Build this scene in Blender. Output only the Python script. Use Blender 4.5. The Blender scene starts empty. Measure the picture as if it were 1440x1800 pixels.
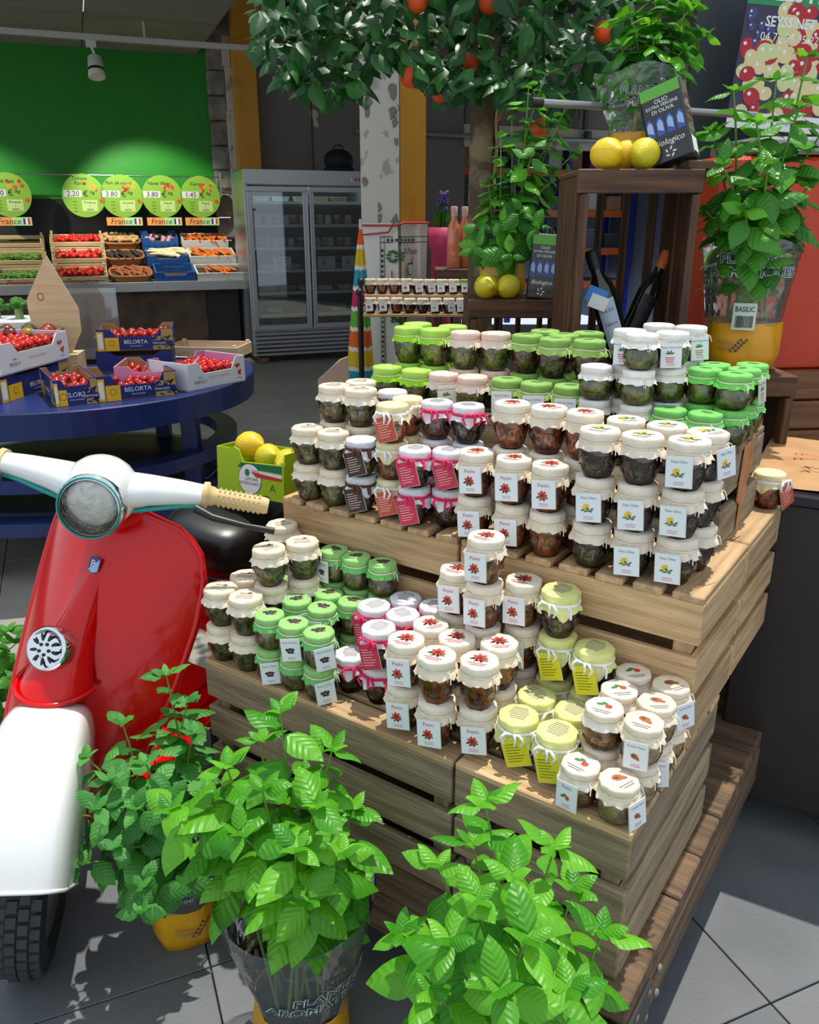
import bpy, bmesh, math, random
from mathutils import Vector, Matrix, noise
random.seed(7)
PI = math.pi
SC = bpy.context.scene
COL = SC.collection

# ---------------------------------------------------------------- camera, sky, sun, exposure
PITCH = math.radians(19.5); CS, SN = math.cos(PITCH), math.sin(PITCH); CAMH = 1.5
cam = bpy.data.cameras.new('camera'); cam.lens = 36; cam.sensor_width = 36; cam.sensor_fit = 'HORIZONTAL'
cam.clip_start = 0.05; cam.clip_end = 100
camo = bpy.data.objects.new('camera', cam); COL.objects.link(camo)
camo.location = (0, 0, CAMH); camo.rotation_euler = (PI/2 - PITCH, 0, 0)
SC.camera = camo
wd = bpy.data.worlds.new('sky'); SC.world = wd; wd.use_nodes = True
bg = wd.node_tree.nodes['Background']
bg.inputs[0].default_value = (0.80, 0.90, 1.0, 1); bg.inputs[1].default_value = 1.75
sun = bpy.data.lights.new('sun', 'SUN'); sun.energy = 7.0; sun.angle = math.radians(0.6); sun.color = (1.0, 0.95, 0.86)
suno = bpy.data.objects.new('sun', sun); COL.objects.link(suno)
SUN_EL = math.radians(76); SUN_H = Vector((0.53, 0.85, 0)).normalized()
sd = Vector((SUN_H.x*math.cos(SUN_EL), SUN_H.y*math.cos(SUN_EL), math.sin(SUN_EL)))
suno.rotation_euler = sd.to_track_quat('Z', 'Y').to_euler(); suno.location = (1, 2, 6)
SC.view_settings.view_transform = 'Standard'; SC.view_settings.look = 'None'
SC.view_settings.gamma = 1.0; SC.view_settings.use_curve_mapping = False
SC.view_settings.exposure = -0.8

# ---------------------------------------------------------------- photo geometry helpers
def UP(px, py, z):
    """point of the pixel's ray at height z (image taken as 1440 x 1800)"""
    a = (px-720)/1440; v = (py-900)/1440
    d = (CAMH-z)/(SN+v*CS)
    return Vector((a*d, d*(CS-v*SN), z))
def UY(px, py, Y):
    a = (px-720)/1440; v = (py-900)/1440
    d = Y/(CS-v*SN)
    return Vector((a*d, Y, CAMH-d*(SN+v*CS)))

# ---------------------------------------------------------------- materials
def lin(c):
    return tuple(((x/255)/12.92 if x/255 <= .04045 else ((x/255+.055)/1.055)**2.4) for x in c)
_M = {}
def pm(name, col, rough=.5, metal=0, col2=None, scale=8, stretch=(1, 1, 1), bump=0, bscale=None, coat=0, spec=.5,
       rnd=0, lo=.35, hi=.65, detail=4, emit=0, alpha=1, sss=0, mask=None):
    if name in _M: return _M[name]
    m = bpy.data.materials.new(name); m.use_nodes = True; _M[name] = m
    nt = m.node_tree; N = nt.nodes; L = nt.links; b = N['Principled BSDF']
    c1 = lin(col)+(1,)
    b.inputs['Base Color'].default_value = c1
    b.inputs['Roughness'].default_value = rough; b.inputs['Metallic'].default_value = metal
    b.inputs['Coat Weight'].default_value = coat; b.inputs['Coat Roughness'].default_value = .05
    b.inputs['Specular IOR Level'].default_value = spec
    if alpha < 1: b.inputs['Alpha'].default_value = alpha
    if emit:
        b.inputs['Emission Color'].default_value = c1; b.inputs['Emission Strength'].default_value = emit
    src = None
    if col2 is not None or bump:
        tc = N.new('ShaderNodeTexCoord'); mp = N.new('ShaderNodeMapping'); mp.inputs['Scale'].default_value = stretch
        L.new(tc.outputs['Object'], mp.inputs['Vector'])
        vec = mp.outputs['Vector']
        if rnd:
            oi0 = N.new('ShaderNodeObjectInfo'); ad = N.new('ShaderNodeVectorMath'); ad.operation = 'ADD'
            ml = N.new('ShaderNodeMath'); ml.operation = 'MULTIPLY'; ml.inputs[1].default_value = 37.0
            L.new(oi0.outputs['Random'], ml.inputs[0]); L.new(vec, ad.inputs[0]); L.new(ml.outputs[0], ad.inputs[1]); vec = ad.outputs[0]
    if col2 is not None:
        nz = N.new('ShaderNodeTexNoise'); nz.inputs['Scale'].default_value = scale; nz.inputs['Detail'].default_value = detail
        L.new(vec, nz.inputs['Vector'])
        rp = N.new('ShaderNodeValToRGB'); rp.color_ramp.elements[0].position = lo; rp.color_ramp.elements[1].position = hi
        rp.color_ramp.elements[0].color = c1; rp.color_ramp.elements[1].color = lin(col2)+(1,)
        L.new(nz.outputs['Fac'], rp.inputs['Fac']); src = rp.outputs['Color']
    if rnd:
        oi = N.new('ShaderNodeObjectInfo'); hs = N.new('ShaderNodeHueSaturation'); mr = N.new('ShaderNodeMapRange')
        mr.inputs['To Min'].default_value = 1-rnd; mr.inputs['To Max'].default_value = 1+rnd
        L.new(oi.outputs['Random'], mr.inputs['Value']); L.new(mr.outputs['Result'], hs.inputs['Value'])
        if src: L.new(src, hs.inputs['Color'])
        else: hs.inputs['Color'].default_value = c1
        src = hs.outputs['Color']
    if src: L.new(src, b.inputs['Base Color'])
    if bump:
        n2 = N.new('ShaderNodeTexNoise'); n2.inputs['Scale'].default_value = bscale or scale*3; n2.inputs['Detail'].default_value = 5
        L.new(vec, n2.inputs['Vector'])
        bp = N.new('ShaderNodeBump'); bp.inputs['Strength'].default_value = bump; bp.inputs['Distance'].default_value = .01
        L.new(n2.outputs['Fac'], bp.inputs['Height']); L.new(bp.outputs['Normal'], b.inputs['Normal'])
    return m
def glassm(name, tint=(1, 1, 1), base=.04, rough=.03, bump=0, bscale=20, haze=0, hazecol=(1, 1, 1)):
    """thin clear sheet: transparent with Fresnel reflection, optional milky haze"""
    if name in _M: return _M[name]
    m = bpy.data.materials.new(name); m.use_nodes = True; _M[name] = m
    nt = m.node_tree; N = nt.nodes; L = nt.links
    for n in list(N):
        if n.type != 'OUTPUT_MATERIAL': N.remove(n)
    out = N['Material Output']
    tr = N.new('ShaderNodeBsdfTransparent'); tr.inputs[0].default_value = (*tint, 1)
    gl = N.new('ShaderNodeBsdfGlossy'); gl.inputs['Roughness'].default_value = rough
    fr = N.new('ShaderNodeFresnel'); fr.inputs['IOR'].default_value = 1.45
    mx = N.new('ShaderNodeMixShader'); ad = N.new('ShaderNodeMath'); ad.operation = 'ADD'; ad.inputs[1].default_value = base
    L.new(fr.outputs[0], ad.inputs[0]); L.new(ad.outputs[0], mx.inputs[0])
    last = tr.outputs[0]
    if haze:
        df = N.new('ShaderNodeBsdfDiffuse'); df.inputs[0].default_value = (*hazecol, 1)
        m2 = N.new('ShaderNodeMixShader'); m2.inputs[0].default_value = haze
        L.new(tr.outputs[0], m2.inputs[1]); L.new(df.outputs[0], m2.inputs[2]); last = m2.outputs[0]
    L.new(last, mx.inputs[1]); L.new(gl.outputs[0], mx.inputs[2]); L.new(mx.outputs[0], out.inputs[0])
    if bump:
        tc = N.new('ShaderNodeTexCoord'); nz = N.new('ShaderNodeTexNoise'); nz.inputs['Scale'].default_value = bscale
        nz.inputs['Detail'].default_value = 2
        L.new(tc.outputs['Object'], nz.inputs['Vector'])
        bp = N.new('ShaderNodeBump'); bp.inputs['Strength'].default_value = bump; bp.inputs['Distance'].default_value = .02
        L.new(nz.outputs['Fac'], bp.inputs['Height']); L.new(bp.outputs['Normal'], gl.inputs['Normal']); L.new(bp.outputs['Normal'], fr.inputs['Normal'])
    return m
def leafm(name, c1, c2, trans=.3, rough=.32, veins=20):
    if name in _M: return _M[name]
    m = bpy.data.materials.new(name); m.use_nodes = True; _M[name] = m
    nt = m.node_tree; N = nt.nodes; L = nt.links; b = N['Principled BSDF']
    oi = N.new('ShaderNodeObjectInfo'); mx = N.new('ShaderNodeMix'); mx.data_type = 'RGBA'
    mx.inputs['A'].default_value = lin(c1)+(1,); mx.inputs['B'].default_value = lin(c2)+(1,)
    L.new(oi.outputs['Random'], mx.inputs['Factor'])
    b.inputs['Roughness'].default_value = rough
    L.new(mx.outputs['Result'], b.inputs['Base Color'])
    tl = N.new('ShaderNodeBsdfTranslucent'); ms = N.new('ShaderNodeMixShader'); ms.inputs[0].default_value = trans
    hs = N.new('ShaderNodeHueSaturation'); hs.inputs['Value'].default_value = 1.5; hs.inputs['Hue'].default_value = .485
    L.new(mx.outputs['Result'], hs.inputs['Color']); L.new(hs.outputs['Color'], tl.inputs['Color'])
    L.new(b.outputs[0], ms.inputs[1]); L.new(tl.outputs[0], ms.inputs[2]); L.new(ms.outputs[0], N['Material Output'].inputs[0])
    if veins:
        # side veins: bands of y - |x| in the leaf's own unit coordinates
        tc = N.new('ShaderNodeTexCoord'); sx = N.new('ShaderNodeSeparateXYZ'); L.new(tc.outputs['Object'], sx.inputs[0])
        ab = N.new('ShaderNodeMath'); ab.operation = 'ABSOLUTE'; L.new(sx.outputs['X'], ab.inputs[0])
        m1 = N.new('ShaderNodeMath'); m1.operation = 'MULTIPLY'; m1.inputs[1].default_value = -.9; L.new(ab.outputs[0], m1.inputs[0])
        a1 = N.new('ShaderNodeMath'); a1.operation = 'ADD'; L.new(sx.outputs['Y'], a1.inputs[0]); L.new(m1.outputs[0], a1.inputs[1])
        m2 = N.new('ShaderNodeMath'); m2.operation = 'MULTIPLY'; m2.inputs[1].default_value = veins*2; L.new(a1.outputs[0], m2.inputs[0])
        si = N.new('ShaderNodeMath'); si.operation = 'SINE'; L.new(m2.outputs[0], si.inputs[0])
        bp = N.new('ShaderNodeBump'); bp.inputs['Strength'].default_value = .2; bp.inputs['Distance'].default_value = .02
        L.new(si.outputs[0], bp.inputs['Height']); L.new(bp.outputs['Normal'], b.inputs['Normal'])
    return m

# ---------------------------------------------------------------- mesh builder
class MB:
    def __init__(s): s.v = []; s.f = []; s.m = []; s.s = []; s.M = Matrix.Identity(4); s.h = False
    def _add(s, vs, fs, mat, smooth):
        o = len(s.v)
        s.v += [tuple(s.M @ Vector(p)) for p in vs]
        for f in fs:
            s.f.append(tuple(i+o for i in f)); s.m.append(mat); s.s.append(smooth)
    def box(s, c, d, mat=0, ch=0):
        x, y, z = c; a, b, e = d[0]/2, d[1]/2, d[2]/2
        if not ch:
            vs = [(x+i*a, y+j*b, z+k*e) for i in (-1, 1) for j in (-1, 1) for k in (-1, 1)]
            s._add(vs, [(0, 1, 3, 2), (4, 6, 7, 5), (0, 4, 5, 1), (2, 3, 7, 6), (0, 2, 6, 4), (1, 5, 7, 3)], mat, False)
        else:
            bm = bmesh.new(); bmesh.ops.create_cube(bm, size=1)
            for v in bm.verts: v.co = Vector((v.co.x*2*a, v.co.y*2*b, v.co.z*2*e))
            bmesh.ops.bevel(bm, geom=bm.edges[:], offset=ch, segments=1, affect='EDGES')
            bm.verts.index_update()
            s._add([(v.co.x+x, v.co.y+y, v.co.z+z) for v in bm.verts], [[v.index for v in f.verts] for f in bm.faces], mat, False)
            bm.free()
        return s
    def lathe(s, prof, n=16, mat=0, c=(0, 0, 0), smooth=True, cap0=True, cap1=True, fn=None):
        vs = []; fs = []
        for j, (r, z) in enumerate(prof):
            for i in range(n):
                t = 2*PI*i/n; rr, zz = (r, z) if fn is None else fn(r, z, t, j)
                vs.append((c[0]+rr*math.cos(t), c[1]+rr*math.sin(t), c[2]+zz))
        for j in range(len(prof)-1):
            for i in range(n):
                k = (i+1) % n
                fs.append((j*n+i, j*n+k, (j+1)*n+k, (j+1)*n+i))
        s._add(vs, fs, mat, smooth)
        if cap0: s._add(vs[:n], [tuple(range(n))[::-1]], mat, False)
        if cap1: s._add(vs[-n:], [tuple(range(n))], mat, False)
        return s
    def tube(s, pts, r, n=8, mat=0, smooth=True, flat=1.0, caps=True):
        pts = [Vector(p) for p in pts]; N = len(pts)
        rs = r if isinstance(r, (list, tuple)) else [r]*N
        vs = []; fs = []; up = None
        for j, p in enumerate(pts):
            t = (pts[min(j+1, N-1)]-pts[max(j-1, 0)]).normalized()
            if up is None:
                up = Vector((0, 0, 1)) if abs(t.z) < .9 else Vector((0, 1, 0))
            a = t.cross(up).normalized(); b = a.cross(t).normalized(); up = b
            for i in range(n):
                q = 2*PI*i/n
                vs.append(tuple(p+a*(rs[j]*math.cos(q))+b*(rs[j]*flat*math.sin(q))))
        for j in range(N-1):
            for i in range(n):
                k = (i+1) % n; fs.append((j*n+i, j*n+k, (j+1)*n+k, (j+1)*n+i))
        s._add(vs, fs, mat, smooth)
        if caps: s._add(vs[:n], [tuple(range(n))[::-1]], mat, False); s._add(vs[-n:], [tuple(range(n))], mat, False)
        return s
    def sphere(s, c, r, nu=12, nv=8, mat=0, smooth=True, fn=None):
        if not isinstance(r, (list, tuple)): r = (r, r, r)
        prof = []
        vs = []; fs = []
        for j in range(nv+1):
            ph = -PI/2+PI*j/nv
            for i in range(nu):
                t = 2*PI*i/nu; p = Vector((math.cos(ph)*math.cos(t), math.cos(ph)*math.sin(t), math.sin(ph)))
                if fn: p = fn(p)
                vs.append((c[0]+r[0]*p.x, c[1]+r[1]*p.y, c[2]+r[2]*p.z))
        for j in range(nv):
            for i in range(nu):
                k = (i+1) % nu; fs.append((j*nu+i, j*nu+k, (j+1)*nu+k, (j+1)*nu+i))
        s._add(vs, fs, mat, smooth); return s
    def grid(s, fn, nu, nv, mat=0, smooth=True):
        vs = [fn(i/nu, j/nv) for j in range(nv+1) for i in range(nu+1)]
        fs = [(j*(nu+1)+i, j*(nu+1)+i+1, (j+1)*(nu+1)+i+1, (j+1)*(nu+1)+i) for j in range(nv) for i in range(nu)]
        s._add(vs, fs, mat, smooth); return s
    def poly(s, pts, mat=0):
        s._add(pts, [tuple(range(len(pts)))], mat, False); return s
    def disc(s, c, r, n=12, mat=0, z=0, ry=None, rot=0):
        ry = ry or r
        pts = []
        for i in range(n):
            t = 2*PI*i/n; x, y = r*math.cos(t), ry*math.sin(t)
            pts.append((c[0]+x*math.cos(rot)-y*math.sin(rot), c[1]+x*math.sin(rot)+y*math.cos(rot), z))
        return s.poly(pts, mat)
    def rect(s, x0, y0, x1, y1, z=0, mat=0): return s.poly([(x0, y0, z), (x1, y0, z), (x1, y1, z), (x0, y1, z)], mat)
    def prism(s, pts, z0, z1, mat=0, smooth=False):
        n = len(pts)
        vs = [(x, y, z0) for x, y in pts]+[(x, y, z1) for x, y in pts]
        s._add(vs, [tuple(range(n))[::-1], tuple(range(n, 2*n))], mat, False)
        s._add(vs, [(i, (i+1) % n, n+(i+1) % n, n+i) for i in range(n)], mat, smooth); return s
    def text(s, txt, size, mat=0, c=(0, 0, 0), align='CENTER', shear=0, fn=None, sx=1, bold=0):
        vs, fs = text_data(txt, align, shear, bold)
        P = [(c[0]+x*size*sx, c[1]+y*size, c[2]) for x, y in vs]
        if fn: P = [fn(*p) for p in P]
        s._add(P, fs, mat, False); return s
    def mesh(s, name, mats):
        me = bpy.data.meshes.new(name); me.from_pydata(s.v, [], s.f)
        for m in mats: me.materials.append(m)
        me.polygons.foreach_set('material_index', s.m); me.polygons.foreach_set('use_smooth', s.s); me.update()
        return me
    def build(s, name, mats, parent=None, loc=(0, 0, 0), rot=(0, 0, 0)):
        if not isinstance(mats, (list, tuple)): mats = [mats]
        return ob(name, s.mesh(name, mats), parent, loc, rot)
def ob(name, me, parent=None, loc=(0, 0, 0), rot=(0, 0, 0), scale=None):
    o = bpy.data.objects.new(name, me); COL.objects.link(o)
    o.location = loc; o.rotation_euler = rot
    if scale is not None: o.scale = scale if isinstance(scale, (tuple, list)) else (scale,)*3
    if parent is not None: o.parent = parent
    return o
_T = {}
def text_data(txt, align='CENTER', shear=0, bold=0):
    k = (txt, align, shear, bold)
    if k in _T: return _T[k]
    cu = bpy.data.curves.new('lettering', 'FONT'); cu.body = txt; cu.align_x = align; cu.align_y = 'CENTER'; cu.size = 1; cu.shear = shear
    cu.resolution_u = 2; cu.offset = bold
    o = bpy.data.objects.new('lettering', cu); COL.objects.link(o)
    dg = bpy.context.evaluated_depsgraph_get(); me = bpy.data.meshes.new_from_object(o.evaluated_get(dg))
    r = ([(v.co.x, v.co.y) for v in me.vertices], [tuple(p.vertices) for p in me.polygons])
    bpy.data.meshes.remove(me); bpy.data.objects.remove(o); bpy.data.curves.remove(cu)
    _T[k] = r; return r
def tag(o, label, cat, group=None, kind=None):
    if label: o['label'] = label
    if cat: o['category'] = cat
    if group: o['group'] = group
    if kind: o['kind'] = kind
    return o
def thing(name, label, cat, loc=(0, 0, 0), rotz=0, group=None, rot=None):
    o = bpy.data.objects.new(name, None); COL.objects.link(o); o.empty_display_size = .05
    o.location = loc; o.rotation_euler = rot if rot else (0, 0, rotz)
    return tag(o, label, cat, group)
def struct(o): o['kind'] = 'structure'; return o
_KIDS = {}
def dup(root, loc, rot=(0, 0, 0), label=None, group=None, scale=None):
    def cp(o, par):
        c = o.copy(); COL.objects.link(c); c.parent = par
        if o.name not in _KIDS: _KIDS[o.name] = list(o.children)
        for ch in _KIDS[o.name]: cp(ch, c)
        return c
    if root.name not in _KIDS: _KIDS[root.name] = list(root.children)
    r = cp(root, None); r.location = loc; r.rotation_euler = rot
    if scale: r.scale = (scale,)*3
    if label: r['label'] = label
    if group: r['group'] = group
    return r
ORD = ['first', 'second', 'third', 'fourth', 'fifth', 'sixth', 'seventh', 'eighth', 'ninth', 'tenth', 'eleventh', 'twelfth', 'thirteenth', 'fourteenth', 'fifteenth', 'sixteenth', 'seventeenth', 'eighteenth', 'nineteenth', 'twentieth']
ORD += ['twenty-'+w for w in ORD[:9]]+['thirtieth']+['thirty-'+w for w in ORD[:9]]
def rowlabels(pts, lab):
    """own label for each of a heap: back / middle / front row, counted from the left"""
    ys = sorted(p[1] for p in pts); n = len(pts); out = {}
    rows = {'front': [], 'middle': [], 'back': []}
    for i, p in enumerate(pts): rows['front' if p[1] <= ys[max(0, n//3-1)] else 'middle' if p[1] <= ys[max(0, 2*n//3-1)] else 'back'].append(i)
    for r, ids in rows.items():
        for k, i in enumerate(sorted(ids, key=lambda i: pts[i][0])): out[i] = '%s, %s from left, %s row' % (lab, ORD[k], r)
    return out
def RZ(a): return Matrix.Rotation(a, 4, 'Z')
def TR(*p): return Matrix.Translation(Vector(p))
_BD = {}
def board(parent, name, L, W, T, M, mat, ch=.0025):
    """wooden board: long axis x, width y, thickness z, placed by matrix M"""
    k = (round(L, 3), round(W, 3), round(T, 3), mat.name, ch)
    if k not in _BD:
        b = MB(); b.box((0, 0, 0), (L, W, T), ch=min(ch, T*.3)); _BD[k] = b.mesh(name, [mat])
    o = bpy.data.objects.new(name, _BD[k]); COL.objects.link(o); o.parent = parent; o.matrix_local = M
    return o
MX = Matrix.Identity(4)                                              # board flat, long along x
MXU = Matrix.Rotation(PI/2, 4, 'X')                                  # long along x, width up
MYF = Matrix.Rotation(PI/2, 4, 'Z')                                  # flat, long along y
MYU = Matrix.Rotation(PI/2, 4, 'Z') @ Matrix.Rotation(PI/2, 4, 'X')  # long along y, width up
MZX = Matrix.Rotation(-PI/2, 4, 'Y')                                 # long up
# ---- common materials
W_TAN = pm('weathered_pine', (172, 138, 98), .75, col2=(206, 172, 128), scale=9, stretch=(.6, 7, 7), bump=.35, bscale=30, rnd=.16)
W_GREY = pm('greyed_pine', (124, 107, 84), .8, col2=(162, 141, 112), scale=9, stretch=(.6, 7, 7), bump=.4, bscale=30, rnd=.16)
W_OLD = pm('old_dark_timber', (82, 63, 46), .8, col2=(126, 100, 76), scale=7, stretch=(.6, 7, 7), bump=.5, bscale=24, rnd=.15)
W_DARK = pm('dark_stained_wood', (58, 34, 18), .6, col2=(98, 62, 36), scale=8, stretch=(.6, 7, 7), bump=.3, bscale=26, rnd=.15)
W_BLOND = pm('blond_plywood', (214, 180, 132), .6, col2=(232, 204, 160), scale=6, stretch=(.6, 6, 6), bump=.1, rnd=.08)
WHITE = pm('white_print', (236, 236, 232), .6)
BLACK = pm('black_print', (22, 22, 24), .5)
DGREY = pm('dark_grey_print', (70, 70, 72), .6)
STEEL = pm('brushed_steel', (190, 192, 196), .28, metal=1)
CHROME = pm('chrome', (225, 228, 232), .08, metal=1)
BLKMET = pm('black_metal', (24, 24, 26), .4)
RUBBER = pm('black_rubber', (30, 30, 32), .7, bump=.1, bscale=60)
GLASS = glassm('clear_glass')
# ================================================================ the setting
WD = Vector((.932, .361, 0)); WN = Vector((.361, -.932, 0)); WR = math.atan2(.361, .932)   # back wall direction / normal to viewer
PW = Vector((-2.28, 10.4, 0))
def WP(t, off, z): return PW+WD*t+WN*off+Vector((0, 0, z))
# floor: grout bed, dark slabs outside, pale concrete slabs inside
FD = pm('grout', (84, 84, 84), .9)
T_DARK = pm('slate_tile', (92, 96, 100), .62, col2=(110, 113, 115), scale=3, bump=.12, bscale=90, rnd=.05)
T_PALE = pm('concrete_slab', (138, 136, 127), .6, col2=(156, 153, 142), scale=2.2, bump=.08, bscale=40, rnd=.04)
fl = MB(); fl.box((0, 6, -.06), (16, 14, .1)); floor = struct(fl.build('floor', FD))
TA = Vector((.925, .38, 0)); TB = Vector((-.38, .925, 0)); TS = .52; T0 = Vector((.735, 1.238, 0)); trz = math.atan2(.38, .925)
def tile_mesh(m): b = MB(); b.box((0, 0, -.006), (TS-.0035, TS-.0035, .012), ch=.0015); return b.mesh('tile', [m])
tm = [tile_mesh(T_DARK), tile_mesh(T_PALE)]
for i in range(-13, 10):
    for j in range(-8, 14):
        c = T0+TA*((i+.5)*TS)+TB*((j+.5)*TS)
        if -.2 < c.y < 7.0 and abs(c.x) < 1.3+.62*c.y and c.y > -.2:
            ob('tile', tm[0 if c.y < 2.35 else 1], floor, (c.x, c.y, .002), (0, 0, trz))
fb = MB(); fb.poly([(-8, 6.6, 0), (8, 6.6, 0), (8, 13, 0), (-8, 13, 0)]); fb.build('far_slab', T_PALE, floor, (0, 0, -.004))
# back wall: green above, black strip below, concrete pilaster, grey wall right of it
GREEN = pm('green_wall_paint', (18, 132, 14), .55, col2=(22, 138, 18), scale=3)
BLK = pm('black_wall_strip', (24, 25, 24), .6)
CONC = pm('bare_concrete', (150, 143, 132), .9, col2=(108, 102, 94), scale=7, bump=.6, bscale=18)
PLAS = pm('flaking_plaster', (196, 188, 170), .85, col2=(150, 142, 128), scale=5, lo=.55, hi=.62, bump=.4)
GREYW = pm('grey_wall_paint', (118, 110, 106), .8, col2=(124, 116, 112), scale=2)
YEL = pm('ochre_paint', (206, 148, 40), .6, col2=(186, 130, 40), scale=6, lo=.5, hi=.75)
w = MB(); w.M = TR(*WP(0, 0, 0)) @ RZ(WR)
w.box((-4, .1, 2.67), (8, .2, 1.86)); struct(w.build('wall_back', GREEN))
w = MB(); w.M = TR(*WP(0, 0, 0)) @ RZ(WR); w.box((-4, .11, .87), (8, .2, 1.74)); struct(w.build('wall_back_strip', BLK))
w = MB(); w.M = TR(*WP(0, 0, 0)) @ RZ(WR)
for k in range(14):
    w.box((.08+random.uniform(-.012, .012), .02, .12+k*.26), (.20, .26, .25), ch=.015)
struct(w.build('trim_1', CONC))
w = MB(); w.M = TR(*WP(0, 0, 0)) @ RZ(WR)
for k in range(8): w.box((.2+random.uniform(-.01, .012), -.005, .22+k*.45), (.09, .3, .45), ch=.01)
struct(w.build('trim_2', PLAS))
w = MB(); w.M = TR(*WP(0, 0, 0)) @ RZ(WR)
w.box((.37, -.03, 1.75), (.27, .4, 3.5), ch=.01); struct(w.build('trim_3', YEL))
# yellow roof beam running from the post towards the viewer
p0 = WP(.37, .1, 3.36); p1 = p0+Vector((1.05, -4.6, .42)); dr = p1-p0
w = MB(); w.M = TR(*p0) @ dr.to_track_quat('Y', 'Z').to_matrix().to_4x4()
w.box((0, dr.length/2, .1), (.26, dr.length, .3), ch=.01); struct(w.build('trim_4', YEL))
w = MB(); w.M = TR(*p0) @ dr.to_track_quat('Y', 'Z').to_matrix().to_4x4()
w.box((-.26, dr.length/2, .16), (.24, dr.length, .3), ch=.02); struct(w.build('trim_5', PLAS))
# grey wall with an opening to the store room
w = MB(); w.M = TR(*WP(0, 0, 0)) @ RZ(WR)
w.box((1.85, .12, 2.2), (2.75, .2, 4.4)); w.box((5.0, .12, 3.5), (3.6, .2, 1.8)); w.box((8.8, .12, 2.2), (4.1, .2, 4.4))
struct(w.build('wall_grey', GREYW))
w = MB(); w.M = TR(*WP(0, 0, 0)) @ RZ(WR)
w.rect(.0, 0, .004, .004)
for (x, z, r) in ((1.22, 2.72, .07), (1.24, 2.62, .05), (4.35, 3.02, .2), (4.55, 3.0, .16)):
    pts = []
    for i in range(11):
        a = 2*PI*i/11; q = r*random.uniform(.65, 1.15); pts.append((x+q*math.cos(a)*.8, .012, z+q*math.sin(a)))
    w.poly(pts[::-1])
w.box((5.0, .03, 2.55), (3.6, .1, .26))
struct(w.build('trim_6', PLAS))
w = MB(); w.M = TR(*WP(0, 0, 0)) @ RZ(WR); w.box((1.19, .015, 2.2), (.012, .02, 4.3)); struct(w.build('trim_7', pm('wall_joint', (70, 66, 64), .9)))
# store room shell
w = MB(); w.M = TR(*WP(0, 0, 0)) @ RZ(WR)
w.box((5.0, 2.9, 1.5), (3.8, .1, 3.2)); w.box((3.1, 1.6, 1.5), (.1, 2.7, 3.2)); w.box((6.9, 1.6, 1.5), (.1, 2.7, 3.2)); w.box((5, 1.6, 3.1), (3.8, 2.7, .08))
struct(w.build('wall_store', pm('store_wall', (96, 104, 120), .8)))
# ceiling: pale panels
CEIL = pm('ceiling_panel', (150, 146, 134), .85, col2=(140, 136, 126), scale=1.5)
w = MB(); w.M = TR(*WP(0, 0, 3.5)) @ RZ(WR); w.box((.2, -2.6, .3), (17, 5.4, .06)); ceil = struct(w.build('ceiling', pm('ceiling_dark', (70, 68, 64), .9)))
pmh = MB(); pmh.box((0, 0, 0), (1.19, 1.19, .02), ch=.003); pme = pmh.mesh('ceiling_panel', [CEIL])
for i in range(7):
    for j in range(4):
        c = WP(-.72-i*1.2, .60+j*1.2, 3.27); ob('ceiling_panel', pme, ceil, c, (0, 0, WR))
# light steel joists and lagging seen right of the yellow beam
w = MB(); w.M = TR(*WP(0, 0, 3.42)) @ RZ(WR)
for i in range(9): w.box((1.2+.42*i, -2.4, .18), (.05, 5, .08))
for i in range(9): w.box((2.9, -.4-.55*i, .10), (4.2, .03, .03))
w.build('ceiling_joists', pm('pale_joist', (170, 165, 150), .7), ceil)
# wall on the far right and the dark board behind the poster
w = MB(); w.box((3.6, 6.4, 1.9), (.2, 8.5, 3.9)); struct(w.build('wall_right', GREYW))
# ---------------------------------------------------------------- central pillar
PIL = pm('pillar_white', (188, 184, 170), .85, col2=(150, 146, 136), scale=9, lo=.6, hi=.64, bump=.3)
px0, px1, px2 = UY(634, 300, 4.62), UY(702, 300, 4.48), UY(747, 300, 4.62)
pc = [(px0.x, px0.y), (px1.x, px1.y-.02), (px2.x, px2.y+.06), (px0.x+.16, px2.y+.26)]
w = MB(); w.prism(pc, 0, 4.4, 0)
pil = struct(w.build('wall_pillar', PIL))
w = MB(); e = Vector((px2.x-px1.x, px2.y+.08-px1.y, 0)); n = Vector((e.y, -e.x, 0)).normalized()*.006
a = Vector((pc[1][0], pc[1][1], 0)); b = Vector((pc[2][0], pc[2][1], 0))
w._add([tuple(a+n), tuple(b+n), tuple(b+n+Vector((0, 0, 4.4))), tuple(a+n+Vector((0, 0, 4.4)))], [(0, 1, 2, 3)], 0, False)
w.build('ochre_face', YEL, pil)
w = MB(); e0 = Vector((pc[0][0], pc[0][1], 0)); e1 = Vector((pc[1][0], pc[1][1], 0)); ed = (e1-e0); nn = Vector((ed.y, -ed.x, 0)).normalized()*.004
for k in range(34):
    s0 = random.choice([.12, .15, .2, .25, .85, .9, .93, .5]); z0 = random.uniform(1.2, 3.2); r = random.uniform(.012, .042)
    pts = []
    for i in range(9):
        q = 2*PI*i/9; rr = r*random.uniform(.5, 1.2); pts.append(tuple(e0+ed*s0+ed.normalized()*(rr*math.cos(q))+nn+Vector((0, 0, z0+rr*1.3*math.sin(q)))))
    w.poly(pts)
w.build('flaked_patches', pm('exposed_concrete', (118, 114, 108), .9), pil)
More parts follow.
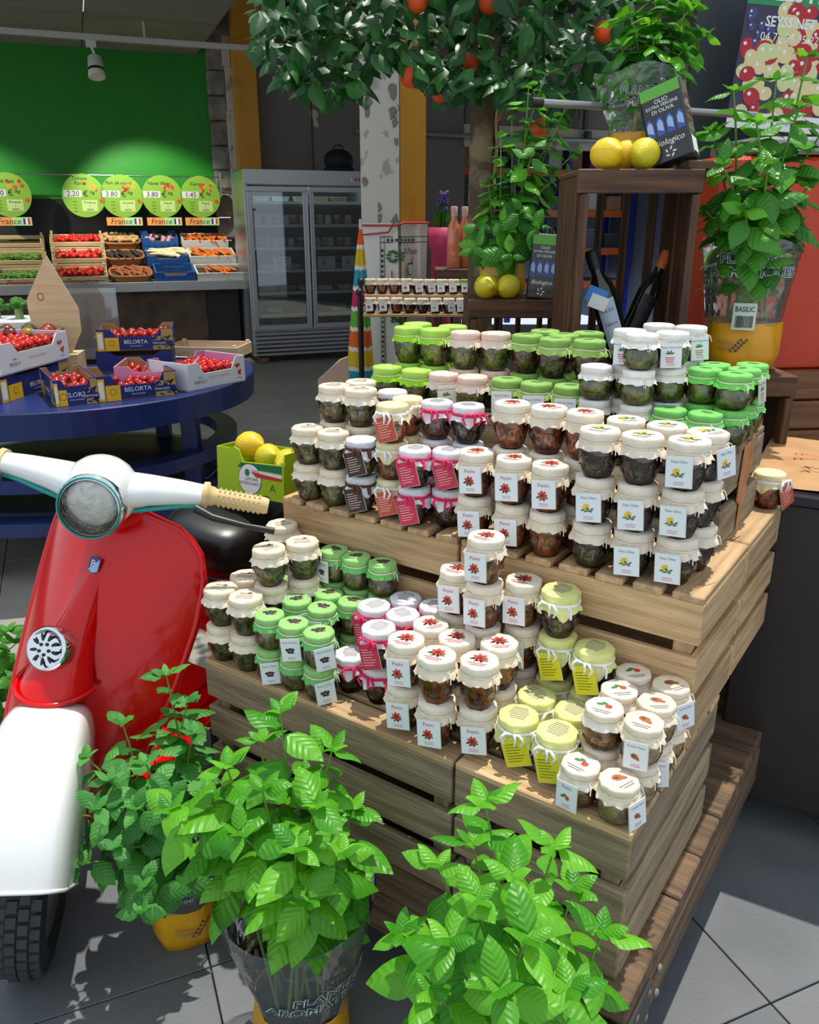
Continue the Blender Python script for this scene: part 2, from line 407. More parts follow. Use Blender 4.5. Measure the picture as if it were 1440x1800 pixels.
# ---------------------------------------------------------------- ceiling track with spotlights
tr_ = thing('track_rail', 'pale horizontal lighting track under the ceiling panels', 'rail', WP(-3, 1.5, 3.10), WR)
w = MB(); w.box((0, 0, 0), (7.0, .05, .05), ch=.004); w.build('rail', pm('track_white', (196, 194, 186), .5), tr_)
for x in (-2.6, -1.0, .6, 2.2): w = MB(); w.box((x, 0, .09), (.02, .02, .14)); w.build('hanger', pm('track_white', (0, 0, 0)), tr_)
def spotlight(t, label, vis=True):
    p = WP(t, 1.5, 3.075); s = thing('spotlight', label, 'spotlight', p, WR, 'track spotlights')
    mw = pm('lamp_white', (216, 212, 200), .4)
    b = MB(); b.box((0, 0, -.03), (.09, .05, .06), ch=.004); b.tube([(.0, 0, -.05), (.03, 0, -.14)], .012, 8); b.build('bracket', mw, s)
    b = MB(); b.M = TR(.02, 0, -.22) @ Matrix.Rotation(-.35, 4, 'X')
    b.lathe([(.045, .10), (.062, .085), (.07, .0), (.078, -.09), (.07, -.095)], 18)
    hd = b.build('lamp_head', mw, s)
    b = MB(); b.M = TR(.02, 0, -.22) @ Matrix.Rotation(-.35, 4, 'X'); b.lathe([(.0735, -.02), (.0755, -.045)], 18, cap0=False, cap1=False)
    b.build('band', BLACK, hd)
    li = bpy.data.lights.new('spot_lamp', 'SPOT'); li.energy = 330; li.spot_size = math.radians(72); li.spot_blend = .45; li.shadow_soft_size = .05; li.color = (1, .96, .86)
    lo = bpy.data.objects.new('spot_lamp', li); COL.objects.link(lo); lo.location = WP(t+.04, 1.42, 2.76)
    tgt = WP(t+.5, .30, 1.35); lo.rotation_euler = (lo.location-tgt).to_track_quat('Z', 'Y').to_euler()
spotlight(-1.28, 'white track spotlight with a black band above the green wall')
spotlight(-3.25, 'white track spotlight further left on the track')
# roof slab closing the gap above the pilaster
w = MB(); w.M = TR(*WP(0, 0, 3.5)) @ RZ(WR); w.box((-.05, .0, .2), (1.2, .5, .5)); struct(w.build('trim_8', CONC))
# ================================================================ the jar display: dolly, crates, jars
SO = Vector((.345, 1.03, 0)); SWX = Vector((.8216, -.57, 0)); SWY = Vector((.57, .8216, 0)); SRZ = math.atan2(-.57, .8216)
def LS(x, y, z): return SO+SWX*x+SWY*y+Vector((0, 0, z))        # display axes: x to the right, y to the back
def to_ls(p): q = p-SO; return q.dot(SWX), q.dot(SWY)
Z0, Z1, Z2, Z3 = .30, .60, .90, 1.09
def crate(label, x0, x1, y0, y1, z0, z1, mat, slat_axis, slat_w=.062, nb=3, group='wooden crates of the jar display', rail=.0, topmat=None):
    """upturned slatted crate: side boards all round, corner posts, slats on top"""
    cx, cy = (x0+x1)/2, (y0+y1)/2; W, D, H = x1-x0-.003, y1-y0-.003, z1-z0
    t = thing('wooden_crate', label, 'crate', LS(cx, cy, z0), SRZ, group)
    th = .016; gap = .026; top = .014; bh = (H-top-gap*(nb-1))/nb
    for k in range(nb):
        z = bh/2+k*(bh+gap)
        for sy in (-1, 1):
            board(t, 'side_board', W, bh, th, TR(0, sy*(D/2-th/2), z) @ MXU, mat)
        for sx in (-1, 1):
            board(t, 'end_board', D-2*th-.001, bh, th, TR(sx*(W/2-th/2), 0, z) @ MYU, mat)
    for sx in (-1, 1):
        for sy in (-1, 1):
            board(t, 'corner_post', H-top-.001, .032, .032, TR(sx*(W/2-th-.017), sy*(D/2-th-.017), (H-top)/2) @ MZX, mat)
    tmat = topmat or mat
    if slat_axis == 'y':
        n = max(2, int(round((W+.014)/(slat_w+.014)))); sw = (W-.014*(n-1))/n
        for k in range(n): board(t, 'slat', D, sw-random.choice((0, .002, .004)), top, TR(-W/2+sw/2+k*(sw+.014), random.uniform(-.002, .002), H-top/2) @ MYF, tmat)
    else:
        n = max(2, int(round((D+.014)/(slat_w+.014)))); sw = (D-.014*(n-1))/n
        for k in range(n): board(t, 'slat', W, sw, top, TR(random.uniform(-.002, .002), -D/2+sw/2+k*(sw+.014), H-top/2) @ MX, tmat)
    return t
crate('greyed wooden crate at the front right corner, lowest tier of the jar display', -.325, 0, 0, .50, Z0, Z1, W_GREY, 'x', .058, topmat=W_TAN)
crate('long greyed wooden crate at the front left, lowest tier behind the basil', -.97, -.328, 0, .50, Z0, Z1, W_GREY, 'x', .058, topmat=W_TAN)
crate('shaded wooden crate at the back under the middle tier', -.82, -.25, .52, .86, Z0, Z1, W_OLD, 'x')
crate('pine crate with slatted top at the front right, middle tier', -.485, 0, .27, .575, Z1, Z2, W_TAN, 'y', .06)
crate('pine crate with slatted top at the front left, middle tier by scooter seat', -.97, -.488, .27, .575, Z1, Z2, W_TAN, 'y', .06)
crate('pine crate at the back right, middle tier beside the dark cabinet', -.485, 0, .578, .88, Z1, Z2, W_TAN, 'y', .06)
crate('pine crate at the back left, middle tier', -.97, -.488, .578, .88, Z1, Z2, W_TAN, 'y', .06)
crate('top crate on the right, under the bright green lidded jars', -.30, -.045, .505, .80, Z2, Z3, W_GREY, 'x', .06, nb=2)
crate('top crate in the middle of the jar display', -.60, -.303, .505, .80, Z2, Z3, W_GREY, 'x', .06, nb=2)
crate('top crate on the left, under the lime lidded jars', -.92, -.603, .505, .80, Z2, Z3, W_GREY, 'x', .06, nb=2)
# timber dolly on castors
d = thing('timber_dolly', 'heavy dark timber platform dolly under the jar crates', 'dolly', LS(-.475, .515, 0), SRZ)
DW, DD = 1.02, 1.10
for k in range(8):
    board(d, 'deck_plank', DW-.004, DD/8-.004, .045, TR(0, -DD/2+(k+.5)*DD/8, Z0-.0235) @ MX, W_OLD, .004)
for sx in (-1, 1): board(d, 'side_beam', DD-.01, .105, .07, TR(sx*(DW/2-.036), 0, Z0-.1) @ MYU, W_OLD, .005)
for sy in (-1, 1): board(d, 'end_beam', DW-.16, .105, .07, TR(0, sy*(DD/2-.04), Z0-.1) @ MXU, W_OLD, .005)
BOLT = pm('zinc_bolt', (150, 146, 138), .4, metal=.8)
bo = MB(); bo.lathe([(.009, 0), (.008, .004), (.003, .006)], 10); bme = bo.mesh('bolt', [BOLT])
for y in (-.5, -.44, -.38, .40, .48):
    for z in (Z0-.07, Z0-.13): ob('bolt', bme, d, (DW/2, y, z), (0, PI/2, 0))
for x in (.47, .40):
    for z in (Z0-.07, Z0-.13): ob('bolt', bme, d, (x, -DD/2-.001+.004, z), (PI/2, 0, 0))
pl = MB(); pl.box((DW/2-.05, -DD/2+.001, Z0-.1), (.1, .006, .1)); pl.box((DW/2+.001, -DD/2+.06, Z0-.1), (.006, .12, .1)); o = pl.build('corner_plate', BLKMET, d)
TYRE = pm('grey_castor_tyre', (52, 52, 54), .7); HUB = pm('castor_hub', (150, 152, 156), .4, metal=.6)
def castor(parent, x, y, r=.07, h=.147, rz=0, name='castor'):
    b = MB(); b.M = TR(x, y, 0) @ RZ(rz)
    b.box((0, 0, h-.006), (.09, .08, .01), 2)
    for s in (-1, 1): b.box((s*.026, .01, h*.62), (.005, .05, h*.76), 2)
    b.M = TR(x, y+.0, r+.002) @ RZ(rz) @ Matrix.Rotation(PI/2, 4, 'Y')
    b.lathe([(r*.55, -.02), (r*.92, -.02), (r, -.012), (r, .012), (r*.92, .02), (r*.55, .02)], 20, 0)
    b.lathe([(.012, -.024), (r*.56, -.012), (r*.56, .012), (.012, .024)], 16, 1)
    return b.build(name, [TYRE, HUB, BLKMET], parent)
for sx in (-1, 1):
    for sy in (-1, 1): castor(d, sx*.42, sy*.42, rz=.3 if sx > 0 else 0)
for sx, sy in ((1, 1),): pass

# ---------------------------------------------------------------- jar kinds
def C(name, c, r=.75, **k): return pm(name, c, r, **k)
STR = pm('cotton_string', (232, 222, 200), .8)
JG = glassm('jar_glass', (.97, .98, .96), .03, .04)
cloth = lambda n, c, c2=None: pm('paper_'+n, c, .8, col2=c2 or tuple(max(0, x-16) for x in c), scale=30, bump=.25, bscale=70)
food = lambda n, c, c2: pm('food_'+n, tuple(min(255, x*1.12) for x in c), .35, col2=tuple(min(255, x*1.3) for x in c2), scale=55, bump=.3, bscale=90, coat=.6, lo=.42, hi=.6, rnd=.1)
FLW = pm('print_red', (206, 62, 40), .6); LFG = pm('print_green', (72, 120, 62), .6); PUR = pm('print_purple', (62, 38, 52), .6)
LEM = pm('print_yellow', (232, 186, 40), .6); NUT = pm('print_brown', (168, 96, 50), .6); TXT = pm('print_text', (128, 122, 122), .7); TRED = pm('print_pink_text', (196, 72, 84), .7)
CARD = pm('card_white', (226, 230, 232), .6); CARDB = pm('card_edge', (205, 200, 180), .6)
# kind: words, height, radius, shape, lid colour, skirt colour, contents, ribbon, tag colour, tag picture, lid picture
K = dict(
 herb=('cream paper lid with a dried twig', .084, .0365, 'o', (238, 222, 196), (242, 230, 208), ((62, 52, 26), (104, 92, 50)), None, None, None, 'twig'),
 greenolive=('pale green lid and olive tag', .074, .0315, 's', (156, 208, 124), (112, 194, 104), ((70, 58, 34), (120, 104, 66)), None, 'w', 'olive', 'olive'),
 pink=('white lid tied with pink raffia', .081, .0345, 'o', (232, 232, 236), (232, 232, 236), ((46, 26, 22), (74, 46, 38)), (226, 34, 96), (200, 44, 78), 'lines', 'lines'),
 red=('cream lid printed with a red flower', .090, .0355, 'o', (242, 230, 210), (240, 224, 198), ((84, 34, 8), (136, 66, 22)), None, 'w', 'flower', 'flower'),
 yellow=('pale yellow printed lid', .090, .0365, 'o', (232, 232, 150), (232, 232, 150), ((40, 20, 14), (72, 40, 28)), (240, 240, 236), (214, 206, 24), 'lines', 'lines'),
 tomato=('cream lid printed with tomato and basil', .073, .0325, 's', (240, 226, 208), (242, 232, 218), ((92, 54, 18), (132, 88, 40)), None, 'w', 'tomato', 'tomato'),
 nut=('cream lid printed with walnuts', .073, .0325, 's', (238, 222, 198), (240, 226, 200), ((142, 118, 80), (168, 144, 104)), None, 'w', 'nut', 'nut'),
 twine=('white lid tied with brown twine', .081, .0345, 'o', (226, 228, 234), (232, 232, 236), ((66, 54, 28), (100, 86, 48)), (84, 44, 34), (62, 40, 36), 'lines', None),
 custard=('custard yellow paper lid', .081, .0345, 'o', (240, 226, 178), (240, 226, 178), ((104, 44, 8), (152, 76, 24)), (244, 244, 240), (192, 76, 50), 'lines', None),
 lemon=('cream lid printed with lemon and olives', .086, .0365, 'o', (242, 230, 212), (240, 224, 204), ((40, 22, 14), (62, 38, 24)), None, 'w', 'lemon', 'lemon'),
 lime=('lime green frilled lid', .086, .0365, 'o', (172, 216, 92), (158, 218, 48), ((68, 76, 18), (112, 116, 38)), None, None, None, None),
 blush=('blush pink paper lid', .086, .0355, 'o', (236, 204, 188), (240, 214, 200), ((66, 74, 22), (104, 108, 40)), None, (232, 226, 206), 'leaf', None),
 moss=('moss green lid', .086, .0355, 'o', (142, 184, 92), (166, 200, 104), ((50, 26, 18), (80, 48, 34)), None, 'w', 'olive', 'hole'),
 white=('white paper lid and green pesto', .069, .0325, 's', (242, 240, 236), (244, 242, 238), ((70, 76, 20), (106, 110, 40)), None, (234, 228, 212), 'leaf', None),
 leaf=('bright leaf green lid', .069, .0325, 's', (126, 206, 104), (116, 214, 96), ((64, 74, 16), (100, 108, 32)), None, (196, 206, 190), 'leaf', 'hole'),
)
def picture(b, kind, c, s, z, base=0):
    """small printed picture: mats base+0 red, 1 green, 2 purple, 3 yellow, 4 brown, 5 text, 6 pink text"""
    x, y = c; R = random.Random(hash(kind) % 1000 if False else len(kind)*7)
    if kind == 'flower':
        for i in range(7):
            a = 2*PI*i/7; b.disc((x+s*.30*math.cos(a), y+s*.28*math.sin(a)), s*.24, 7, base+0, z, s*.14, a)
        b.disc((x, y), s*.16, 7, base+2, z*1.0+2e-4)
        for i, a in enumerate((3.6, 4.3, 5.0, 5.7)): b.disc((x+s*.5*math.cos(a), y+s*.42*math.sin(a)), s*.2, 6, base+(1 if i % 2 else 2), z, s*.1, a)
    elif kind == 'olive':
        for dx, dy in ((-.35, .1), (.05, .18), (.4, .1), (-.12, -.2), (.25, -.22)): b.disc((x+s*dx, y+s*dy), s*.22, 9, base+2, z, s*.2)
        b.disc((x+s*.42, y-s*.3), s*.14, 7, base+4, z+2e-4, s*.1)
    elif kind == 'lemon':
        b.disc((x-s*.12, y+s*.12), s*.36, 10, base+3, z, s*.28, .5)
        for dx, dy, rr in ((-.4, -.2, .2), (-.1, -.3, .3), (.3, -.3, -.2), (.45, -.1, .5)): b.disc((x+s*dx, y+s*dy), s*.22, 7, base+1, z+2e-4, s*.09, rr)
        b.disc((x+s*.05, y-s*.05), s*.2, 6, base+2, z+4e-4, s*.08, -.8)
    elif kind == 'nut':
        b.disc((x, y), s*.4, 9, base+4, z, s*.3, -.3); b.disc((x+s*.3, y-s*.2), s*.24, 8, base+4, z+2e-4, s*.16, -.6); b.disc((x-.1*s, y+.02*s), s*.18, 7, base+2, z+4e-4, s*.06, -.5)
    elif kind == 'tomato':
        b.disc((x+s*.25, y-s*.12), s*.24, 9, base+0, z); b.disc((x-s*.3, y-s*.02), s*.26, 7, base+1, z, s*.15, .2); b.disc((x-s*.02, y+s*.15), s*.24, 7, base+1, z+2e-4, s*.13, -.4)
    elif kind == 'leaf':
        for a in (.4, 1.3, 2.2, 2.9): b.disc((x+s*.25*math.cos(a), y+s*.2+s*.2*math.sin(a)), s*.22, 7, base+1, z, s*.09, a)
        for k in range(3): b.rect(x-s*.5+.05*k*s, y-s*(.12+.2*k), x+s*.5-.08*k*s, y-s*(.2+.2*k), z, base+6)
    elif kind == 'lines':
        for k in range(7): b.rect(x-s*(.62-.06*abs(k-3)), y+s*(.56-.19*k), x+s*(.62-.06*abs(k-3)), y+s*(.49-.19*k), z, base+5)
    elif kind == 'twig':
        b.rect(x-s*.5, y+s*.02, x+s*.45, y+s*.14, z, base+4); b.disc((x+s*.2, y+s*.2), s*.2, 6, base+2, z+2e-4, s*.09, .6)
        for k in range(3): b.rect(x-s*.6, y-s*(.2+.2*k), x+s*.6, y-s*(.26+.2*k), z, base+5)
    elif kind == 'hole':
        b.disc((x, y), s*.5, 10, base+1, z, s*.3)
PICM = [FLW, LFG, PUR, LEM, NUT, TXT, TRED]
def jar_meshes(k):
    words, h, R, shp, lc, sc, fc, rib, tc, tp, lp = K[k]
    rn = random.Random(len(words)*13+len(k)); out = []
    yn = h*.775                                              # neck height; lid above
    if shp == 'o': prof = [(R*.62, 0), (R*.69, .003), (R*.82, h*.20), (R*.96, h*.42), (R*1.02, h*.56), (R*.99, h*.66), (R*.84, h*.74), (R*.80, h*.80)]
    else: prof = [(R*.62, 0), (R*.76, .003), (R*.96, h*.15), (R*1.04, h*.32), (R*1.02, h*.50), (R*.90, h*.66), (R*.82, h*.74), (R*.80, h*.80)]
    b = MB(); b.lathe(prof, 20, 0)
    for i in range(9):                                      # embossed medallions round the belly
        a = 2*PI*i/9; zz = h*(.30 if i % 2 else .40); rr = R*(.86 if (i % 2 and shp == 'o') else .96)
        b.M = RZ(a) @ TR(rr, 0, zz) @ Matrix.Rotation(PI/2, 4, 'Y'); b.lathe([(R*.24, -.001), (R*.22, .0016), (R*.13, .0020), (R*.11, .0008), (R*.05, .0022)], 8, 0, cap0=False)
    b.M = Matrix.Identity(4)
    out.append(('glass', b, [JG]))
    b = MB(); b.lathe([(r*.955, max(z, .002)) for r, z in prof[:-1]], 18, 0); out.append(('contents', b, [food(k, *fc)]))
    # paper lid with folded, slightly octagonal edge
    RL = R*.93
    ph = rn.random()*6
    fo = lambda r, z, t, j: (r*(1+.030*math.cos(8*t+ph)+(.016*math.sin(13*t+ph) if j < 4 else 0)), z+(.0008*math.sin(5*t) if j < 4 else 0))
    b = MB(); b.lathe([(RL*.90, yn), (RL*1.0, yn+.002), (RL*1.04, h*.83), (RL*1.04, h*.96), (RL*.97, h-.0006), (RL*.4, h)], 24, 0, fn=fo, smooth=True, cap0=False)
    if lp: picture(b, lp, (0, R*.12), R*.80 if lp != 'lines' else R*.78, h+.0004, 1)
    if lp in ('flower', 'lemon', 'nut', 'tomato'):
        for kx in range(2): b.rect(-R*.5+kx*R*.15, -R*(.42+.16*kx), R*.45-kx*R*.1, -R*(.48+.16*kx), h+.0004, 7 if lp == 'flower' else 6)
    out.append(('lid', b, [cloth(k, lc)]+PICM))
    # flared paper skirt below the string with hanging corners
    nq = 4 if k in ('pink', 'twine', 'yellow', 'custard') else 9; amp = h*(.17 if nq == 4 else .05)
    p2 = rn.random()*6
    def sk(r, z, t, j):
        wv = math.cos(nq*t+p2)
        if j == 0: return r, z
        q = j/3
        return r*(1+.07*q*math.cos(11*t+p2)), z-amp*q*max(0, wv)
    b = MB(); b.lathe([(R*.90, yn+.002), (R*1.01, h*.725), (R*1.08, h*.675), (R*1.12, h*.635)], 36, 0, fn=sk, cap0=False, cap1=False); out.append(('skirt', b, [cloth(k+'_skirt', sc)]))
    # string or ribbon
    rm = pm('ribbon_%s' % k, rib, .7) if rib else STR
    b = MB(); rr = .0028 if rib else .0013
    b.tube([((R*.93+.001)*math.cos(2*PI*i/24), (R*.93+.001)*math.sin(2*PI*i/24), yn+.0005*math.sin(i)) for i in range(25)], rr, 6, 0, flat=1.2, caps=False)
    # knot with two loose ends at local -y (left of the tag)
    for s in (-1, 1):
        b.tube([(R*.80, -R*.50, yn), (R*.92+s*.003, -R*.62, yn-.004), (R*.96+s*.004, -R*.66-s*.003, yn-h*.22)], rr*.8, 5, 0)
    if rib:
        for s in (-1, 1, .3): b.tube([(0, -R*.95, yn), (s*.012, -R*1.2, yn+.006), (s*.02, -R*1.22, yn-.004), (s*.013, -R*1.18, yn-.018)], [.002, .003, .003, .0015], 5, 0)
    out.append(('string' if not rib else 'ribbon', b, [rm]))
    tagm = None
    if tp:
        tw, tt = (.044, .051) if shp == 'o' else (.038, .046)
        b = MB(); b.M = TR(0, -R*1.17, yn-.003) @ RZ(.0) @ Matrix.Rotation(PI/2-.10, 4, 'X') @ RZ(.10 if k in ('red', 'lemon', 'greenolive') else .32 if rib else .06)
        cm = CARD if tc == 'w' else pm('card_'+k, tc, .6)
        b.box((0, -tt/2, -.0006), (tw, tt, .0012), 0)
        b.box((0, -tt/2, -.0010), (tw+.0018, tt+.0018, .0008), 1)
        if tp == 'lines':
            for q in range(7): b.rect(-tw*.38, -tt*(.2+.1*q), tw*(.1+.28*((q*37) % 10)/10), -tt*(.2+.1*q)-.0011, .0004, 2+(5 if k != 'yellow' else 2))
        else:
            picture(b, tp, (-tw*.05, -tt*.52), tw*.42 if tp != 'leaf' else tw*.5, .0004, 2)
            b.text({'flower': 'Pesto', 'olive': 'Pate di Olive', 'lemon': 'Pate Oliva', 'nut': 'Crema Noci', 'tomato': 'Pesto', 'leaf': 'Pesto Genovese'}[tp], tw*(.22 if len(tp) > 5 else .15), 8 if tp == 'flower' else 7, (0, -tt*.16, .0004))
            for q in range(2): b.rect(-tw*.2, -tt*(.82+.07*q), tw*.2, -tt*(.82+.07*q)-.0008, .0004, 8)
        tagm = ('tag', b, [cm, CARDB]+PICM)
        if k in ('pink', 'twine', 'custard'): tagm = ('tag', b, [cm, CARDB]+[pm('card_pale_text', (238, 200, 196), .7)]*7)
        if k == 'yellow': tagm = ('tag', b, [cm, CARDB]+[pm('card_dark_text', (92, 88, 22), .7)]*7)
    return out, tagm
PROTO = {}
def jar(k, loc, rz, label, group, with_tag, scale=None, lite=False):
    if k not in PROTO:
        parts, tg = jar_meshes(k)
        PROTO[k] = [(n, b.mesh(n, m)) for n, b, m in parts], (tg[0], tg[1].mesh('tag', tg[2])) if tg else None
    parts, tg = PROTO[k]
    t = thing('jar', label, 'jar', loc, rz, group)
    if scale: t.scale = (scale,)*3
    for n, me in parts: ob(n, me, t)
    if tg and with_tag: ob('tag', tg[1], t)
    return t
# stacks: kind, pixel of the top jar's lid centre, levels, tags from the top down ('t' tag, '-' none), facing offset in degrees
LOWER = [
 ('herb', 387, 1015, 2, '--'), ('herb', 436, 1035, 2, '--'), ('herb', 427, 997, 2, '--'), ('herb', 480, 918, 3, '---'), ('herb', 476, 946, 3, '---'), ('herb', 527, 931, 3, '---'),
 ('greenolive', 576, 936, 3, 't--', -50), ('greenolive', 617, 949, 3, '---'), ('greenolive', 655, 957, 3, '---'), ('greenolive', 535, 999, 2, '--'),
 ('greenolive', 492, 1015, 2, 't-'), ('greenolive', 571, 1011, 2, '--'), ('greenolive', 531, 1028, 2, 't-'), ('greenolive', 570, 1041, 2, 't-', -30), ('greenolive', 616, 1019, 2, '--'),
 ('greenolive', 462, 1084, 2, '-t', -10), ('greenolive', 506, 1100, 2, 't-', -15), ('greenolive', 537, 1117, 2, 'tt', 12),
 ('pink', 655, 1060, 2, 't-', -50), ('pink', 699, 1036, 2, '--'), ('pink', 709, 1071, 2, '--'), ('pink', 666, 1096, 2, 't-', -35), ('pink', 748, 1049, 2, '--'), ('pink', 602, 1151, 1, '-'),
 ('red', 870, 942, 4, 'tt--', -28), ('red', 804, 997, 3, 't--', -25), ('red', 931, 1028, 3, 'tt-', -25), ('red', 713, 1122, 2, 'tt', -22), ('red', 761, 1092, 2, '--'),
 ('red', 781, 1142, 2, '-t', -22), ('red', 824, 1114, 2, '--'), ('red', 852, 1160, 2, '-t', -12), ('red', 891, 1128, 2, '--'),
 ('yellow', 1003, 1048, 3, '-t-', -25), ('yellow', 1073, 1136, 2, 't-', -25), ('yellow', 957, 1222, 1, '-'), ('yellow', 919, 1252, 1, 't', -12), ('yellow', 1021, 1245, 1, '-'), ('yellow', 990, 1279, 1, 't', -25),
 ('tomato', 1137, 1192, 2, '--'), ('tomato', 1097, 1214, 2, '--'), ('tomato', 1073, 1245, 2, '--'), ('nut', 1200, 1213, 2, 't-', 45), ('nut', 1162, 1239, 2, '-t', 15), ('nut', 1135, 1273, 2, 'tt', -12),
 ('tomato', 1032, 1335, 1, 't', -30), ('nut', 1097, 1363, 1, 't', 52)]
MIDDLE = [
 ('herb', 537, 754, 2, '--'), ('herb', 585, 764, 2, '--'), ('herb', 574, 680, 3, '---'), ('herb', 614, 687, 3, '---'), ('herb', 627, 670, 3, '---'),
 ('twine', 625, 772, 2, 'tt', -30), ('twine', 668, 688, 3, '---'), ('custard', 681, 709, 3, 't-t', -30), ('custard', 716, 698, 3, '---'),
 ('pink', 768, 704, 3, '---'), ('pink', 823, 711, 3, '---'), ('pink', 729, 786, 2, 'tt', -30), ('pink', 786, 789, 2, 't-', -20),
 ('red', 879, 715, 3, '---'), ('red', 940, 722, 3, '---'), ('red', 1005, 732, 3, '---'), ('red', 847, 800, 2, 'tt', -18), ('red', 906, 811, 2, 'tt', -20), ('red', 972, 823, 2, 't-', -16),
 ('lemon', 1045, 751, 3, '-t-', -14), ('lemon', 1127, 762, 3, '-tt', -14), ('lemon', 1214, 771, 3, 'ttt', -18), ('lemon', 1243, 757, 3, 't--', 50), ('lemon', 1153, 743, 3, '---'), ('lemon', 1073, 737, 3, '---')]
TOP = [
 ('lime', 675, 645, 1, '-'), ('lime', 728, 651, 1, '-'), ('lime', 700, 576, 2, '--'), ('lime', 762, 578, 2, '--'), ('lime', 732, 568, 2, '--'), ('lime', 789, 573, 2, '--'),
 ('blush', 782, 655, 1, 't', 10), ('blush', 827, 660, 1, '-'), ('blush', 820, 583, 2, '--'), ('blush', 870, 584, 2, '--'),
 ('moss', 891, 665, 1, 't', -15), ('moss', 948, 670, 1, 't', -8), ('moss', 1008, 678, 1, 't', -12), ('moss', 922, 587, 2, '--'), ('moss', 977, 593, 2, '--'), ('moss', 1038, 597, 2, '--'),
 ('moss', 958, 580, 2, '--'), ('moss', 1006, 586, 2, '--'), ('moss', 1030, 582, 2, '--'),
 ('white', 1084, 652, 2, '--'), ('white', 1148, 652, 2, '--'), ('white', 1105, 586, 3, 't--', -15), ('white', 1162, 590, 3, '---'), ('white', 1211, 589, 3, 't--', 0), ('white', 1246, 580, 3, 't--', 30), ('white', 1180, 575, 3, '---'),
 ('leaf', 1226, 655, 2, '--'), ('leaf', 1290, 659, 2, '--'), ('leaf', 1316, 653, 2, 't-', 70), ('leaf', 1331, 645, 2, '--'), ('leaf', 1255, 645, 2, '--'), ('leaf', 1211, 720, 1, '-'), ('leaf', 1272, 725, 1, '-'), ('leaf', 1357, 699, 1, 't', 60)]
def place_tier(cols, zb, xr, yr, words, where):
    P = []
    for c in cols:
        k, px, py, n, tg = c[:5]; h = K[k][1]; x, y = to_ls(UP(px, py, zb+n*h)); P.append([x, y, K[k][2]*1.045])
    for it in range(400):
        for i in range(len(P)):
            for j in range(i):
                dx, dy = P[i][0]-P[j][0], P[i][1]-P[j][1]; dd = math.hypot(dx, dy); m = P[i][2]+P[j][2]
                if dd < m:
                    if dd < 1e-5: dx, dy, dd = 1e-3, 1e-3, 1.4e-3
                    s = (m-dd)/dd*.5; P[i][0] += dx*s; P[i][1] += dy*s; P[j][0] -= dx*s; P[j][1] -= dy*s
        for p in P:
            p[0] = min(max(p[0], xr[0]+p[2]*.9), xr[1]-p[2]*.9); p[1] = min(max(p[1], yr[0]+p[2]*.9), yr[1]-p[2]*.98)
    cnt = {}
    order = sorted(range(len(cols)), key=lambda i: cols[i][1])
    tot = {}
    for c in cols: tot[c[0]] = tot.get(c[0], 0)+1
    for i in order:
        c = cols[i]; k, px, py, n, tg = c[:5]; off = c[5] if len(c) > 5 else random.uniform(-40, 40); cnt[k] = cnt.get(k, 0)+1
        x, y, _ = P[i]; h = K[k][1]
        for lv in range(n):
            p = LS(x+random.uniform(-.0012, .0012), y+random.uniform(-.0012, .0012), zb+lv*h)
            face = math.atan2(-p.y, -p.x)+PI/2                  # local -y towards the viewer
            top = n-1-lv
            pos = 'standing singly' if n == 1 else ('top' if top == 0 else 'bottom' if lv == 0 else 'middle' if n == 3 else ('second' if top == 1 else 'third'))
            st = ORD[cnt[k]-1] if tot[k] > 1 else 'only'
            lab = 'jar with %s, %s, %s %s from left, %s' % (words[k], pos, st, 'stack' if n > 1 else 'place', where)
            jar(k, p, face+math.radians(off+random.uniform(-6, 6)*(0 if tg[top] == 't' else 1)), lab, '%s jars on the %s' % (K[k][0], where), tg[top] == 't')
SW = dict(herb='twig-topped cream lid', greenolive='green olive-print lid', pink='white lid, pink raffia', red='red-flower cream lid', yellow='pale yellow lid', tomato='tomato-print cream lid',
          nut='walnut-print cream lid', twine='white lid, brown twine', custard='custard yellow lid', lemon='lemon-print cream lid', lime='lime frilled lid', blush='blush pink lid', moss='moss green lid', white='plain white lid', leaf='bright green lid')
place_tier(LOWER, Z1, (-.97, 0), (0, .27), SW, 'lower crates')
place_tier(MIDDLE, Z2, (-.97, 0), (.27, .505), SW, 'middle crates')
place_tier(TOP, Z3, (-.92, -.045), (.505, .80), SW, 'top crates')
# ================================================================ red scooter
RED = pm('red_paint', (205, 4, 10), .16, coat=.25, spec=.35); SWHITE = pm('scooter_white', (232, 232, 230), .18, coat=.8)
TEAL = pm('teal_trim', (30, 150, 140), .35); BEIGE = pm('beige_rubber', (214, 186, 132), .6); SEAT = pm('black_vinyl', (18, 18, 20), .35)
sc_ = thing('scooter', 'red vintage scooter with white handlebar and white front mudguard', 'scooter', (-.824, 1.693, 0), rot=(RZ(math.radians(-20)) @ Matrix.Rotation(math.radians(11), 4, 'Y')).to_euler())
# handlebar housing, steered towards the viewer
STH = RZ(.36)
b = MB(); b.M = STH
b.sphere((0, .01, .985), (.078, .080, .077), 20, 12)
for s in (-1, 1):
    b.tube([(s*.045, .015, .992), (s*.10, .02, 1.0), (s*.16, .028, 1.003), (s*.215, .034, 1.003)], [.050, .040, .032, .026], 14, 0, flat=.82)
hb = b.build('handlebar', SWHITE, sc_)
for s in (-1, 1):
    b = MB(); b.M = STH; b.tube([(s*.06, .000, .952), (s*.12, .003, .968), (s*.17, .012, .979), (s*.214, .018, .984)], .0055, 8); b.build('edge_trim', TEAL, hb)
b = MB(); b.M = STH @ TR(0, -.052, .975) @ Matrix.Rotation(PI/2-.12, 4, 'X')
b.lathe([(.066, -.03), (.069, .0), (.066, .012), (.059, .014)], 32, 0, cap0=False, cap1=False)
rg = b.build('headlight_ring', CHROME, hb)
